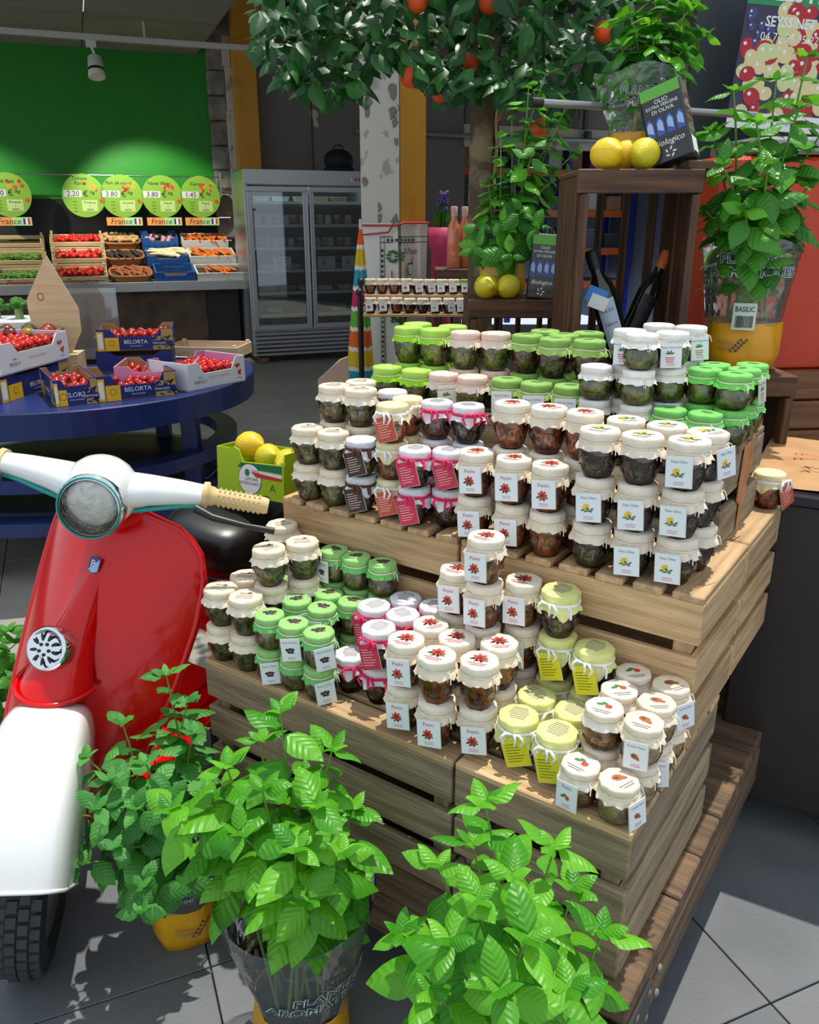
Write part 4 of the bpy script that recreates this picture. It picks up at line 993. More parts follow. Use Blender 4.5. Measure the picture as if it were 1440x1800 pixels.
def pr_navy(b, W, H):
    z = .0006
    b.rect(.10*W, .001, .28*W, H*.98 if False else H*.62, z, 2); b.rect(0, .001, .09*W, H*.9, z, 2); b.rect(.015*W, H*.12, .075*W, H*.8, z*1.5, 0)
    b.disc((.19*W, H*.36), .014, 16, 1, z*1.5); b.disc((.19*W, H*.36), .012, 16, 2, z*2)
    b.text('BELORTA', H*.25, 0, (.50*W, H*.40, z)); b.text('cherry tomatoes', H*.08, 0, (.50*W, H*.22, z))
    b.rect(.72*W, .001, .995*W, H*.64, z, 3); b.rect(.84*W, H*.6, .995*W, H*.97, z, 3)
    rr = random.Random(3)
    for k in range(26):
        x, y = .72*W+rr.random()*.26*W, .006+rr.random()*H*.55; b.disc((x, y), .010, 7, rr.choice((1, 4)), z*1.5, .004, rr.random()*3)
    b.rect(.70*W, H*.22, .93*W, H*.45, z*2, 4); b.text('Cherrystar', H*.14, 0, (.81*W, H*.33, z*2.5)); b.disc((.955*W, H*.33), .012, 12, 4, z*2)
def pr_white(b, W, H):
    z = .0006
    b.text('PERFECT', H*.16, 7, (.2*W, H*.28, z)); b.text('PINK', H*.10, 7, (.2*W, H*.44, z)); b.text('Grown to perfection', H*.12, 3, (.52*W, H*.40, z), shear=.2)
    for x, y in ((.86, .62), (.89, .66), (.84, .66), (.9, .34), (.88, .40), (.91, .44)): b.disc((x*W, y*H), H*.06, 10, 5, z)
    b.text('minima', H*.09, 1, (.89*W, H*.18, z)); b.disc((.87*W, .72*H), H*.05, 6, 6, z*1.4, H*.02)
def fill(t, p, rz, W, D, z, me, n, lab, grp, cat='tomato', r=.019, name='tomato', rn=None, layers=1, jz=.006):
    rn = rn or random.Random(int(W*1000)+n); M = TR(*p) @ RZ(rz); pts = []; tries = 0
    while len(pts) < n and tries < 6000:
        tries += 1; x, y = rn.uniform(r*1.2, W-r*1.2), rn.uniform(r*1.2, D-r*1.2)
        if all((x-a)**2+(y-c)**2 > (1.72*r)**2 for a, c, _ in pts): pts.append((x, y, z))
    ls = rowlabels(pts, lab)
    for i_, (x, y, zz) in enumerate(pts):
        q = M @ Vector((x, y, zz+r*.9+rn.uniform(0, jz)))
        tag(ob(name, me, None, q, (rn.uniform(-.6, .6), rn.uniform(-.6, .6), rn.uniform(0, 6))), ls[i_], cat, grp)
A31 = math.atan2(.514, .857)
def on(px, py, z): return UP(px, py, z)
specs = [
 ('navy and yellow carton of vine tomatoes at the table front, corner towards viewer', on(99, 716, TZ), A31, .165, .36, .105, C_NAVY, C_KRAFT, .045, .25, pr_navy, pr_navy, TMV, 24, 'dark tomato in the corner-on navy carton'),
 ('long navy and yellow carton with gold corner, front of blue table', on(174, 708, TZ), A31, .325, .26, .105, C_NAVY, C_KRAFT, .03, .42, pr_navy, None, TMV, 26, 'dark tomato in the long front navy carton'),
 ('white carton with pink lining full of cherry tomatoes, right edge of table', on(334, 690, TZ), math.atan2(.3, .2), .34, .26, .12, C_WHT, C_PINK, .06, .42, pr_white, None, TMS, 60, 'cherry tomato in the right-hand white carton'),
 ('pink carton of vine tomatoes between the navy and white cartons', Vector((-1.30, 3.60, TZ)), .12, .34, .27, .10, C_PINK, C_KRAFT, .045, .25, None, None, TMV, 34, 'dark vine tomato in the pink carton'),
 ('plain navy carton under the upper navy carton', Vector((-1.53, 4.02, TZ)), .22, .36, .26, .10, C_NAVY, C_KRAFT, .03, .2, None, None, None, 0, ''),
 ('upper navy and yellow carton of tomatoes towards the back of the table', Vector((-1.52, 4.03, TZ+.102)), .25, .36, .26, .105, C_NAVY, C_KRAFT, .05, .35, pr_navy, None, TMV, 40, 'dark red tomato in the upper navy carton'),
 ('navy carton at the bottom of the left stack on the table', Vector((-1.66, 3.30, TZ)), math.atan2(.985, .17), .5, .34, .105, C_NAVY, C_KRAFT, .04, .1, pr_navy, None, None, 0, ''),
 ('white carton with lilac lining of cherry tomatoes, upper left on the table', Vector((-1.655, 3.315, TZ+.107)), math.atan2(.985, .17), .5, .34, .125, C_WHT, C_LIL, .075, .36, pr_white, None, TMS, 80, 'cherry tomato in the upper left white carton'),
]
for (lab, p, rz, W, D, H, o_, i_, ln, cut, pr, sd_, me, n, tl) in specs:
    c = carton(lab, p, rz, W, D, H, o_, i_, ln, cut, pr, sd_, 'cartons on the blue table')
    if me: fill(c, p, rz, W, D, ln, me, n, tl, tl.replace('tomato in', 'tomatoes in'))
# kraft tray of mixed heirloom tomatoes on the left with broccoli behind
p = Vector((-2.06, 3.72, TZ)); rz = .15
b = carton('lower kraft tray stacked at the left of the table', p, rz, .44, .34, .12, C_KRAFT, C_KRAFT, .05, .05, None, None, 'cartons on the blue table')
p = Vector((-2.05, 3.73, TZ+.122)); carton('kraft tray of multicoloured heirloom tomatoes at the left', p, rz, .42, .32, .10, C_KRAFT, C_KRAFT, .06, .3, None, None, 'cartons on the blue table')
for i, (x, y, c, l) in enumerate(((.06, .08, (232, 150, 20), 'orange'), (.14, .06, (92, 74, 34), 'olive brown'), (.22, .09, (104, 34, 22), 'dark maroon'), (.30, .07, (160, 120, 40), 'bronze'), (.37, .1, (150, 40, 24), 'rusty red'),
                                   (.08, .19, (222, 170, 40), 'yellow'), (.17, .19, (120, 52, 30), 'brick brown'), (.27, .2, (86, 92, 36), 'dusky green'), (.36, .2, (200, 70, 30), 'orange red'))):
    q = TR(*p) @ RZ(rz) @ Vector((x, y, .06+.031)); m = tomato_mesh(pm('heirloom_%d' % i, c, .25, coat=.4), .036, 'heirloom_tomato', .82)
    tag(ob('heirloom_tomato', m, None, q, (0.1*i, 0, i)), l+' heirloom tomato in the kraft tray', 'tomato', 'heirloom tomatoes in the kraft tray')
BRO = pm('broccoli_green', (62, 118, 40), .8, bump=.8, bscale=60)
tray = thing('broccoli_tray', 'white tray of broccoli at the left back of the table', 'tray', (-2.12, 4.26, TZ), .1)
b = MB(); b.box((0, 0, .12), (.42, .28, .24), ch=.01); b.build('body', C_WHT, tray)
for i, (x, y, l) in enumerate(((-.13, -.02, 'left'), (.02, .0, 'middle'), (.15, -.03, 'right'))):
    br = thing('broccoli', 'green broccoli head, %s of three in the white tray' % l, 'broccoli', (-2.12+x, 4.26+y, TZ+.24), i, 'broccoli heads')
    b = MB(); b.tube([(0, 0, 0), (0, 0, .05)], .02, 8); b.build('stalk', pm('broccoli_stalk', (150, 178, 110), .6), br)
    b = MB(); rn = random.Random(i)
    for k in range(26):
        a = rn.random()*6.28; e = rn.uniform(.1, 1.5); r = .05; b.sphere((r*math.cos(a)*math.cos(e), r*math.sin(a)*math.cos(e), .05+r*.7*math.sin(e)), rn.uniform(.014, .024), 6, 4)
    b.build('crown', BRO, br)
# blond plywood sign panel and clear sheet standing among the cartons
pp = UY(88, 500, 4.02)
s_ = thing('plywood_panel', 'blond plywood panel with six sides standing upright on the table', 'panel', (pp.x, 4.02, TZ+.10), .15)
zt = UY(90, 447, 4.02).z-TZ-.10
b = MB(); b.prism([(-.09, 0), (.06, 0), (.115, .10), (.115, zt*.45), (-.0, zt), (-.115, zt*.55), (-.115, zt*.42)], -.004, .004); b.build('panel', W_BLOND, s_, (0, 0, 0), (PI/2, 0, 0))
b = MB(); b.disc((-.05, zt*.58), .016, 12, 0, .0046, .02); b.disc((-.05, zt*.58), .010, 12, 1, .005, .013); b.build('knot', [pm('knot', (160, 112, 66), .6), pm('knot_pale', (226, 196, 150), .6)], s_, (0, 0, 0), (PI/2, 0, 0))
b = MB(); b.box((-.0, -.0, .05-.10), (.2, .16, .10)); b.build('foot_block', W_BLOND, s_)
# clear sheet
q = UY(158, 548, 4.3); s_ = thing('clear_sheet', 'clear plastic sheet standing behind the upper navy carton', 'sheet', (q.x, 4.34, TZ), .15)
b = MB(); b.box((0, 0, .19), (.25, .003, .38)); b.build('pane', glassm('acrylic', (.92, .95, .95), .06, .05, haze=.12), s_); b = MB(); b.box((0, 0, .01), (.25, .05, .02)); b.build('base', BLKMET, s_)
# thin wooden crate, back right of the table
p = on(300, 630, TZ); wc_ = thing('wooden_tray', 'shallow empty wooden tray at the back right of the blue table', 'tray', (p.x+.19, p.y+.1, TZ), -.12)
for s in (-1, 1):
    board(wc_, 'long_side', .40, .05, .006, TR(0, s*.13, .04) @ MXU, W_BLOND); board(wc_, 'end_piece', .26, .06, .008, TR(s*.2, 0, .035) @ MYU, W_BLOND)
    for k in (-1, 1): board(wc_, 'corner_post', .075, .02, .02, TR(s*.185, k*.115, .038) @ MZX, W_BLOND)
for k in range(4): board(wc_, 'base_slat', .39, .05, .004, TR(0, -.095+.063*k, .006) @ MX, W_BLOND)
b = MB(); b.box((0, 0, .012), (.3, .2, .006)); b.build('purple_liner', pm('purple_paper', (120, 104, 168), .7), wc_)
# ================================================================ vegetable counter against the green wall
def TWp(px, off, py=450):
    a = (px-720)/1440; v = (py-900)/1440; dy = CS-v*SN
    d = ((-(PW.dot(WN)))+off*-1+0)/(dy*.932-.361*a)
    P = Vector((a*d, dy*d, 0)); return (P-PW).dot(WD)
def WT(t, off, z): return WP(t, off, z)
SZ = .89
ct = thing('vegetable_counter', 'long grey shelf counter with brown panel front below the green wall', 'counter', WP(-2.2, .5, 0), WR)
b = MB(); b.box((.03, 0, SZ-.05), (4.5, .98, .10), ch=.004); b.build('shelf', pm('grey_shelf', (142, 144, 146), .45), ct)
b = MB(); b.box((0, .06, .41), (4.45, .82, .80)); b.build('base', pm('counter_dark', (40, 34, 30), .7), ct)
for k in range(3): b = MB(); b.box((-1.35+1.3*k, -.355, .42), (1.22, .012, .72), ch=.004); b.build('front_panel', pm('rust_brown_panel', (92, 72, 56), .7, col2=(66, 50, 38), scale=5), ct)
for k, (y, z) in enumerate(((.0, .16), (.32, .32))): b = MB(); b.box((0, y+.08, SZ+z/2), (4.4, .34, z)); b.build('riser', BLK, ct)
TIERS = [(.80, SZ+.012, .30), (.50, SZ+.18, .30), (.20, SZ+.34, .28)]      # offset from wall, height, depth
def bin_(kind, label, pxa, pxb, tier, mat, H=.10, liner=.06):
    off, z, D = TIERS[tier]; ta, tb_ = TWp(pxa, off), TWp(pxb, off); W = tb_-ta-.01
    t = thing(kind, label, kind.replace('_', ' ').split()[-1], WP((ta+tb_)/2, off, z), rot=(RZ(WR) @ Matrix.Rotation(math.radians(16), 4, 'X')).to_euler(), group='vegetable bins on the counter')
    M = TR(*WP((ta+tb_)/2, off, z)) @ RZ(WR) @ Matrix.Rotation(math.radians(16), 4, 'X')
    if kind == 'slat_crate':
        for s in (-1, 1):
            for k in range(2): board(t, 'side_slat', W, H*.42, .01, TR(0, s*D/2, H*.24+k*H*.5) @ MXU, mat); board(t, 'end_slat', D-.012, H*.42, .01, TR(s*(W/2-.006), 0, H*.24+k*H*.5) @ MYU, mat)
            if s < 0 and tier == 0:
                b = MB(); b.text('Provence', .085, 0, (0, 0, 0), shear=.3); b.build('lettering', pm('stencil_red', (170, 70, 50), .7), t, (0, -D/2-.0065, H*.5), (PI/2, 0, 0))
            for k in (-1, 1): board(t, 'corner_post', H*1.35, .025, .025, TR(s*(W/2-.025), k*(D/2-.02), H*.68) @ MZX, mat)
    elif kind == 'wicker_basket':
        b = MB()
        for k in range(6):
            z0 = H*(k+.5)/6; pts = []
            for i in range(33):
                q = 2*PI*i/32; c, s = math.cos(q), math.sin(q); pts.append((W/2*math.copysign(abs(c)**.5, c)*(.9+.1*k/5), D/2*math.copysign(abs(s)**.5, s)*(.9+.1*k/5), z0+.006*(-1)**i*(k < 5)))
            b.tube(pts, .009 if k < 5 else .014, 5, caps=False)
        b.build('weave', mat, t)
    else:
        for s in (-1, 1):
            b = MB(); b.prism([(-W/2, 0), (W/2, 0), (W/2, H), (W*.3, H), (W*.26, H*.72), (-W*.26, H*.72), (-W*.3, H), (-W/2, H)] if kind == 'plastic_crate' else [(-W/2, 0), (W/2, 0), (W/2, H), (-W/2, H)], -.008, .008)
            b.build('long_wall', mat, t, (0, s*(D/2-.008), 0), (PI/2, 0, 0))
            b = MB(); b.box((s*(W/2-.008), 0, H/2), (.016, D-.034, H), ch=.003); b.build('end_wall', mat, t)
        if kind == 'plastic_crate':
            for k in range(5): b = MB(); b.box((-W*.36+k*W*.18, -D/2-.012, H*.35), (.012, .008, H*.6)); b.build('rib', mat, t)
    b = MB(); b.box((0, 0, liner/2), (W-.035, D-.04, liner)); b.build('bed', pm('bin_bed', (70, 54, 40), .8), t)
    return M, W-.04, D-.05, liner
def scatter(M, W, D, z, mes, n, name, lab, grp, cat, r, long_=None, rn=None, smin=.85):
    rn = rn or random.Random(n*7+len(lab)); pts = []; tr = 0
    while len(pts) < n and tr < 8000:
        tr += 1; x, y = rn.uniform(-W/2+r, W/2-r), rn.uniform(-D/2+r*.6, D/2-r*.6)
        if all((x-a)**2+(y-c)**2 > (1.5*r)**2 for a, c in pts): pts.append((x, y))
    ls = rowlabels(pts, lab)
    for i_, (x, y) in enumerate(pts):
        R = Matrix.Rotation(rn.uniform(0, 6.28), 4, 'Z') @ Matrix.Rotation(rn.uniform(-.5, .5), 4, 'X') if long_ is None else RZ(long_+rn.uniform(-.45, .45)) @ Matrix.Rotation(rn.uniform(-.12, .2), 4, 'X')
        o = ob(name, rn.choice(mes)); o.matrix_world = M @ TR(x, y, z+r*.8+rn.uniform(0, r*.6)) @ R @ Matrix.Scale(rn.uniform(smin, 1.1), 4)
        tag(o, ls[i_], cat, grp)
def root_mesh(name, m, L, r, taper, n=8, bend=.1, knob=0):
    b = MB(); pts = []; rs = []
    for i in range(8):
        u = i/7; pts.append((bend*L*math.sin(u*PI)*.5, (u-.5)*L, 0)); rs.append(r*(1-taper*u)*(1 if 0 < i < 7 else .45)*(1+knob*math.sin(i*2.3)))
    b.tube(pts, rs, n); return b.mesh(name, [m])
CAR = root_mesh('carrot', pm('carrot_skin', (226, 110, 28), .5, rnd=.12), .15, .016, .62)
GIN = [root_mesh('ginger_root', pm('ginger_skin', (204, 164, 108), .7, rnd=.12), .10, .020, .1, bend=.5, knob=.35), root_mesh('ginger_root', pm('ginger_skin', (0, 0, 0)), .08, .024, .2, bend=.2, knob=.45)]
SWP = root_mesh('sweet_potato', pm('sweet_potato_skin', (150, 84, 48), .65, rnd=.15), .15, .022, .35, bend=.3)
SAL = root_mesh('salsify', pm('salsify_skin', (62, 52, 46), .8, rnd=.1), .24, .015, .3)
RAD = root_mesh('white_radish', pm('radish_skin', (226, 214, 166), .45, rnd=.05), .26, .026, .5, bend=.25)
ONI = tomato_mesh(pm('onion_skin', (214, 158, 168), .4, rnd=.15), .028, 'onion', .95)
PLW = pm('pale_poplar', (220, 196, 148), .6, col2=(206, 178, 128), scale=5, stretch=(.6, 6, 6), rnd=.06); WICK = pm('wicker', (176, 112, 56), .7, bump=.3); BLUEP = pm('blue_plastic', (48, 96, 164), .4); FOAM = pm('white_foam', (226, 224, 214), .7)
TN = ['bottom', 'middle', 'top']
for k in range(3):
    M, W, D, l = bin_('slat_crate', 'poplar crate of tomatoes under the Roma sign, %s of three' % TN[k], 90, 186, k, PLW, .11, .07)
    scatter(M, W, D, l, [TML], 24, 'tomato', 'tomato in the %s poplar crate on counter' % TN[k], 'tomatoes in the %s poplar crate' % TN[k], 'tomato', .031)
    M, W, D, l = bin_('slat_crate', 'poplar crate of green beans left of the tomatoes, %s of three' % TN[k], -14, 82, k, PLW, .10, .06)
    if k < 2:
        b = MB(); rn = random.Random(k)
        for i in range(130):
            x, y, q = rn.uniform(-W/2+.05, W/2-.05), rn.uniform(-D/2+.05, D/2-.05), rn.uniform(0, 6.28); z = l+.01+rn.uniform(0, .03); h = .045
            b.tube([(x-h*math.cos(q), y-h*math.sin(q), z), (x, y, z+.006), (x+h*math.cos(q), y+h*math.sin(q), z)], .0045, 5)
        o = b.build('green_beans', pm('bean_green', (104, 156, 60), .5)); o.matrix_world = M; tag(o, 'heap of thin green beans in the %s poplar crate' % TN[k], 'beans', None, 'stuff')
# lettering on the bottom poplar crates
for pxa, pxb, w_ in ((90, 186, 'tomatoes'), (-14, 82, 'beans')):
    pass
M, W, D, l = bin_('wicker_basket', 'wicker basket of sweet potatoes, lowest basket on the counter', 188, 264, 0, WICK, .10, .07); scatter(M, W, D, l, [SWP], 20, 'sweet_potato', 'brown sweet potato in the lowest wicker basket', 'sweet potatoes', 'sweet potato', .028, PI*.2)
M, W, D, l = bin_('wicker_basket', 'wicker basket of dark salsify roots, middle basket', 183, 253, 1, WICK, .10, .07); scatter(M, W, D, l, [SAL], 13, 'salsify', 'dark salsify root in the middle wicker basket', 'salsify roots', 'salsify', .024, .3)
M, W, D, l = bin_('wicker_basket', 'basket of knobbly ginger below the third price sign', 183, 249, 2, WICK, .09, .08); scatter(M, W, D, l, GIN, 26, 'ginger_root', 'knobbly tan ginger root in the top basket', 'ginger roots', 'ginger', .026)
M, W, D, l = bin_('plastic_crate', 'blue plastic crate, lowest in the blue stack', 267, 339, 0, BLUEP, .13, .03)
M, W, D, l = bin_('plastic_crate', 'blue plastic crate of white radishes, middle of blue stack', 256, 328, 1, BLUEP, .12, .07); scatter(M, W, D, l, [RAD], 9, 'white_radish', 'long creamy white radish in the blue crate', 'white radishes', 'radish', .032, PI*.42)
M, W, D, l = bin_('plastic_crate', 'blue plastic crate of pink onions, top of blue stack', 250, 314, 2, BLUEP, .14, .07); scatter(M, W, D, l, [ONI], 16, 'onion', 'small pinkish onion in the top blue crate', 'pink onions', 'onion', .028)
for k, (a, c) in enumerate(((340, 424), (330, 412), (320, 400))):
    M, W, D, l = bin_('foam_box', 'white foam box of carrots beside the fridge, %s of three' % TN[k], a, c, k, FOAM, .11, .08); scatter(M, W, D, l, [CAR], (12, 26, 26)[k], 'carrot', 'orange carrot in the %s white foam box' % TN[k], 'carrots in the %s foam box' % TN[k], 'carrot', .024, .5)
# ---- rail and round price signs
off = .30; zr = 1.98
rl = thing('sign_rail', 'thin steel rail holding the round price signs on green wall', 'rail', WP(-1.7, off, zr), WR)
b = MB(); b.tube([(-3, 0, 0), (1.75, 0, 0)], .008, 8); b.build('rod', STEEL, rl)
for x in (-1.45, 1.70): b = MB(); b.box((x, 0, -.08), (.02, .02, .26)); b.box((x, .15, -.18), (.02, .30, .02)); b.tube([(x, .0, .02), (x, .29, -.18)], .006, 6); b.build('bracket', STEEL, rl)
SGREEN = pm('sign_green', (122, 168, 44), .5); SGREEN2 = pm('sign_yellow', (190, 158, 44), .5); SORN = pm('label_orange', (226, 150, 76), .5); SLG = pm('label_pale_green', (170, 216, 140), .5); FB = pm('flag_blue', (34, 56, 140), .5); FR = pm('flag_red', (206, 40, 48), .5)
for i, (px, name, price, sub, fr, l) in enumerate(((15, 'Petit Pois', '4.90', 'Provence', 1, 'for peas, cut by the left edge'), (147, 'Tomate\nRoma', '2.20', 'Provence', 0, 'for Roma tomatoes'), (214, 'Pain de sucre', '3.80', 'Cornette', 1, 'above the ginger'), (285, 'Navet Blanc', '3.80', 'France', 1, 'above the blue crates'), (352, 'Carotte', '1.45', 'France', 1, 'above the carrots'))):
    t0 = TWp(px, off, 343); R = .222
    s = thing('price_sign', 'round green price sign %s' % l, 'sign', WP(t0, off+.012, zr-.21), WR, 'round price signs')
    b = MB(); b.M = Matrix.Rotation(PI/2, 4, 'X'); b.lathe([(R, -.004), (R, .004)], 40, 0, smooth=False); b.build('disc', SGREEN, s)
    b = MB(); b.M = Matrix.Rotation(PI/2, 4, 'X'); z = .0048
    rn = random.Random(i)
    for k in range(9): b.disc((rn.uniform(0, .15), rn.uniform(.05, .14)), rn.uniform(.014, .026), 9, rn.choice((2, 2, 3)), z)
    b.rect(-.205, -.015, -.02, .055, z*1.2, 0); b.rect(-.03, -.16, .13, -.045, z*1.15, 5)
    b.text(name, .05, 1, (-.03, .135 if '\n' not in name else .15, z*1.4), shear=.25); b.text(price, .075, 4, (-.11, .018, z*1.5), shear=.1); b.text('€', .085, 1, (.02, .018, z*1.5)); b.text('/kg', .045, 1, (.085, .035, z*1.5), shear=.2)
    b.text(sub, .032, 4, (.05, -.07, z*1.5), shear=.2); b.text('1', .03, 4, (.05, -.105, z*1.5)); b.text('extra', .032, 4, (.05, -.14, z*1.5), shear=.2)
    for k in range(4): b.text('origine', .016, 1, (-.1, -.06-.033*k, z*1.5))
    b.disc((.175, -.05), .022, 12, 3, z*1.5)
    b.build('sign_print', [pm('sign_white', (196, 198, 190), .6), BLACK, SGREEN2, FLW, BLACK, pm('sign_pale', (178, 200, 124), .5)], s)
    b = MB(); b.tube([(0, .0, R-.01), (0, .0, R+.012-.01)], .004, 6); b.build('hook', STEEL, s)
    if fr:
        s = thing('origin_label', 'small orange to green France label under the sign %s' % l, 'label', WP(t0, off+.012, zr-.475), WR, 'France labels')
        b = MB(); b.M = Matrix.Rotation(PI/2, 4, 'X'); b.box((-.095, 0, 0), (.19, .085, .006), 0); b.box((.095, 0, 0), (.19, .085, .006), 1); b.build('plate', [SORN, SLG], s)
        b = MB(); b.M = Matrix.Rotation(PI/2, 4, 'X'); b.text('France', .085, 0, (-.035, -.002, .0036), shear=.2)
        for k, m in enumerate((1, 2, 3)): b.rect(.105+.022*k, -.03, .127+.022*k, .03, .0036, m)
        b.build('label_print', [BLACK, FB, WHITE, FR], s)
        b = MB(); b.box((0, 0, .05), (.02, .003, .06)); b.build('hanger', STEEL, s)
# ================================================================ glass door fridge
FRX = Vector((-1.73, 9.18, 0)); fr_ = thing('display_fridge', 'steel two door glass display fridge beside the vegetable counter', 'fridge', FRX, WR)
FW, FD_, FH = 1.36, .74, 2.02; SM = pm('fridge_steel', (176, 178, 180), .34, metal=.75)
b = MB()
for x in (.02, FW-.02): b.box((x, FD_/2, FH/2+.04), (.04, FD_, FH-.08), ch=.005)
b.box((FW/2, FD_-.02, FH/2+.04), (FW-.08, .04, FH-.08)); b.box((FW/2, FD_/2, FH-.09), (FW-.08, FD_-.08, .10)); b.box((FW/2, FD_/2, .36), (FW-.08, FD_-.08, .04))
b.build('body', SM, fr_)
b = MB(); b.box((FW/2, FD_/2+.02, 1.2), (FW-.09, FD_-.12, .01)); b.box((FW/2, FD_-.05, 1.15), (FW-.09, .01, 1.5)); b.build('inner_back', pm('fridge_inside', (40, 46, 54), .5), fr_)
b = MB(); b.box((FW/2, -.006, FH-.075), (FW, .03, .15), ch=.004); cnp = b.build('canopy', SM, fr_)
b = MB(); b.box((FW*.86, -.0225, FH-.085), (.02, .004, .03), 1); b.box((FW*.91, -.0225, FH-.085), (.055, .004, .03), 0); b.text('4.5', .03, 2, (0, 0, 0), fn=lambda x, y, z: (FW*.91+x, -.0255, FH-.085+y)); b.build('thermostat', [BLACK, WHITE, pm('led_red', (255, 60, 40), .5, emit=1.5)], cnp)
for i, x in enumerate((.02, FW/2+.005)):
    w_ = FW/2-.025; d0 = .37; d1 = FH-.165
    b = MB(); fw = .055
    for (a, c, e, g) in ((x, x+w_, d0, d0+fw), (x, x+w_, d1-fw, d1), (x, x+fw, d0+fw, d1-fw), (x+w_-fw, x+w_, d0+fw, d1-fw)): b.box(((a+c)/2, -.012, (e+g)/2), (c-a, .04, g-e), ch=.004)
    dr_ = b.build('door', SM, fr_)
    b = MB(); b.box((x+w_/2, -.010, (d0+d1)/2), (w_-2*fw, .006, d1-d0-2*fw)); b.build('door_pane', glassm('fridge_glass', (.70, .78, .80), .10, .02), dr_)
    b = MB(); xx = x+w_-.012 if i == 0 else x+.012; b.box((xx, -.042, (d0+d1)/2), (.018, .02, d1-d0-.1), ch=.004); b.build('door_handle', SM, dr_)
for k in range(6): b = MB(); b.box((FW/2, -.0, .10+.045*k), (FW-.02, .03, .030), ch=.006); b.build('louvre', SM, fr_)
for x in (.12, FW-.12): b = MB(); b.box((x, .12, .03), (.09, .2, .06)); b.build('foot_block', W_OLD, fr_)
for k in range(6):
    z = .52+.235*k; b = MB(); b.box((FW/2, .32, z), (FW-.1, .52, .012), 0); b.box((FW/2, .055, z), (FW-.1, .012, .03), 1); b.build('wire_shelf', [pm('shelf_grey', (120, 124, 130), .4), pm('shelf_lip', (226, 228, 232), .3)], fr_)
lg = bpy.data.lights.new('fridge_tube', 'AREA'); lg.energy = 6; lg.shape = 'RECTANGLE'; lg.size = 1.2; lg.size_y = .04; lg.color = (.9, 1, .97)
lo = bpy.data.objects.new('fridge_tube', lg); COL.objects.link(lo); lo.location = FRX+WD*(FW/2)+WN*(-.16)+Vector((0, 0, FH-.16)); lo.rotation_euler = (0, 0, WR)
rn = random.Random(4)
PKM = [pm('pack_%d' % i, c, .5) for i, c in enumerate(((214, 206, 186), (188, 150, 96), (222, 220, 214), (170, 110, 70), (206, 190, 140)))]
def fr_at(x, y, z): return FRX+WD*x-WN*y+Vector((0, 0, z))
for k, n in ((5, 5), (4, 11), (3, 12), (2, 4), (1, 5), (0, 3)):
    for i in range(n):
        x = .12+(FW-.26)*(i+.5)/n+rn.uniform(-.02, .02); z = .52+.235*k+.0165
        if k in (3, 4):
            b = MB(); b.lathe([(.035, 0), (.042, .02), (.04, .06), (.036, .075)], 12, 0); b.lathe([(.038, .0755), (.038, .095), (.03, .097)], 12, 1)
            o = b.build('tub', [PKM[(i+k) % 5], PKM[2]], None, fr_at(x, .2, z)); tag(o, 'deli tub, '+ORD[i]+' from left on the %s fridge shelf' % ('second' if k == 4 else 'third'), 'tub', 'deli tubs on the %s fridge shelf' % ('second' if k == 4 else 'third'))
        else:
            b = MB(); b.prism([(-.07, 0), (.07, 0), (.085, .045), (-.085, .045)], -.06, .06, 0); b.box((0, .047, 0), (.176, .004, .126), 1)
            o = b.build('food_tray', [PKM[(i*2+k) % 5], PKM[2]], None, fr_at(x, .22, z), (PI/2, 0, WR)); tag(o, 'sealed food tray, '+ORD[i]+' from left on the %s fridge shelf' % ORD[5-k], 'tray', 'food trays on the %s fridge shelf' % ORD[5-k])
for i, x in enumerate((.38, .88, 1.16)):
    s = thing('fridge_card', 'white price card clipped to the fourth fridge shelf, %s' % ('left', 'centre', 'right')[i], 'card', fr_at(x, .045, .52+.235*2+.02), WR, 'price cards in the fridge')
    b = MB(); b.box((0, 0, .065), (.2, .004, .13), ch=.001); b.build('card', WHITE, s); b = MB(); b.disc((-.03, .0), .03, 10, 0, 0); b.rect(-.08, -.045, .08, -.038, 0, 1); b.rect(-.07, .04, .07, .046, 0, 1); b.build('card_print', [SORN, DGREY], s, (0, -.0026, .065), (PI/2, 0, 0))
# black bag on top of the fridge
s = thing('black_bag', 'black rucksack sitting on top of the fridge', 'bag', fr_at(FW*.83, .3, FH+.001), WR)
b = MB(); b.sphere((0, 0, .12), (.17, .10, .12), 18, 10, fn=lambda p: Vector((p.x, p.y, p.z*1.0))); b.box((0, 0, .03), (.30, .18, .06), ch=.02); b.build('body', pm('black_nylon', (16, 16, 18), .7), s)
b = MB(); b.tube([(-.06, 0, .23), (-.04, 0, .275), (.04, 0, .275), (.06, 0, .23)], .008, 6); b.build('handle', BLKMET, s)
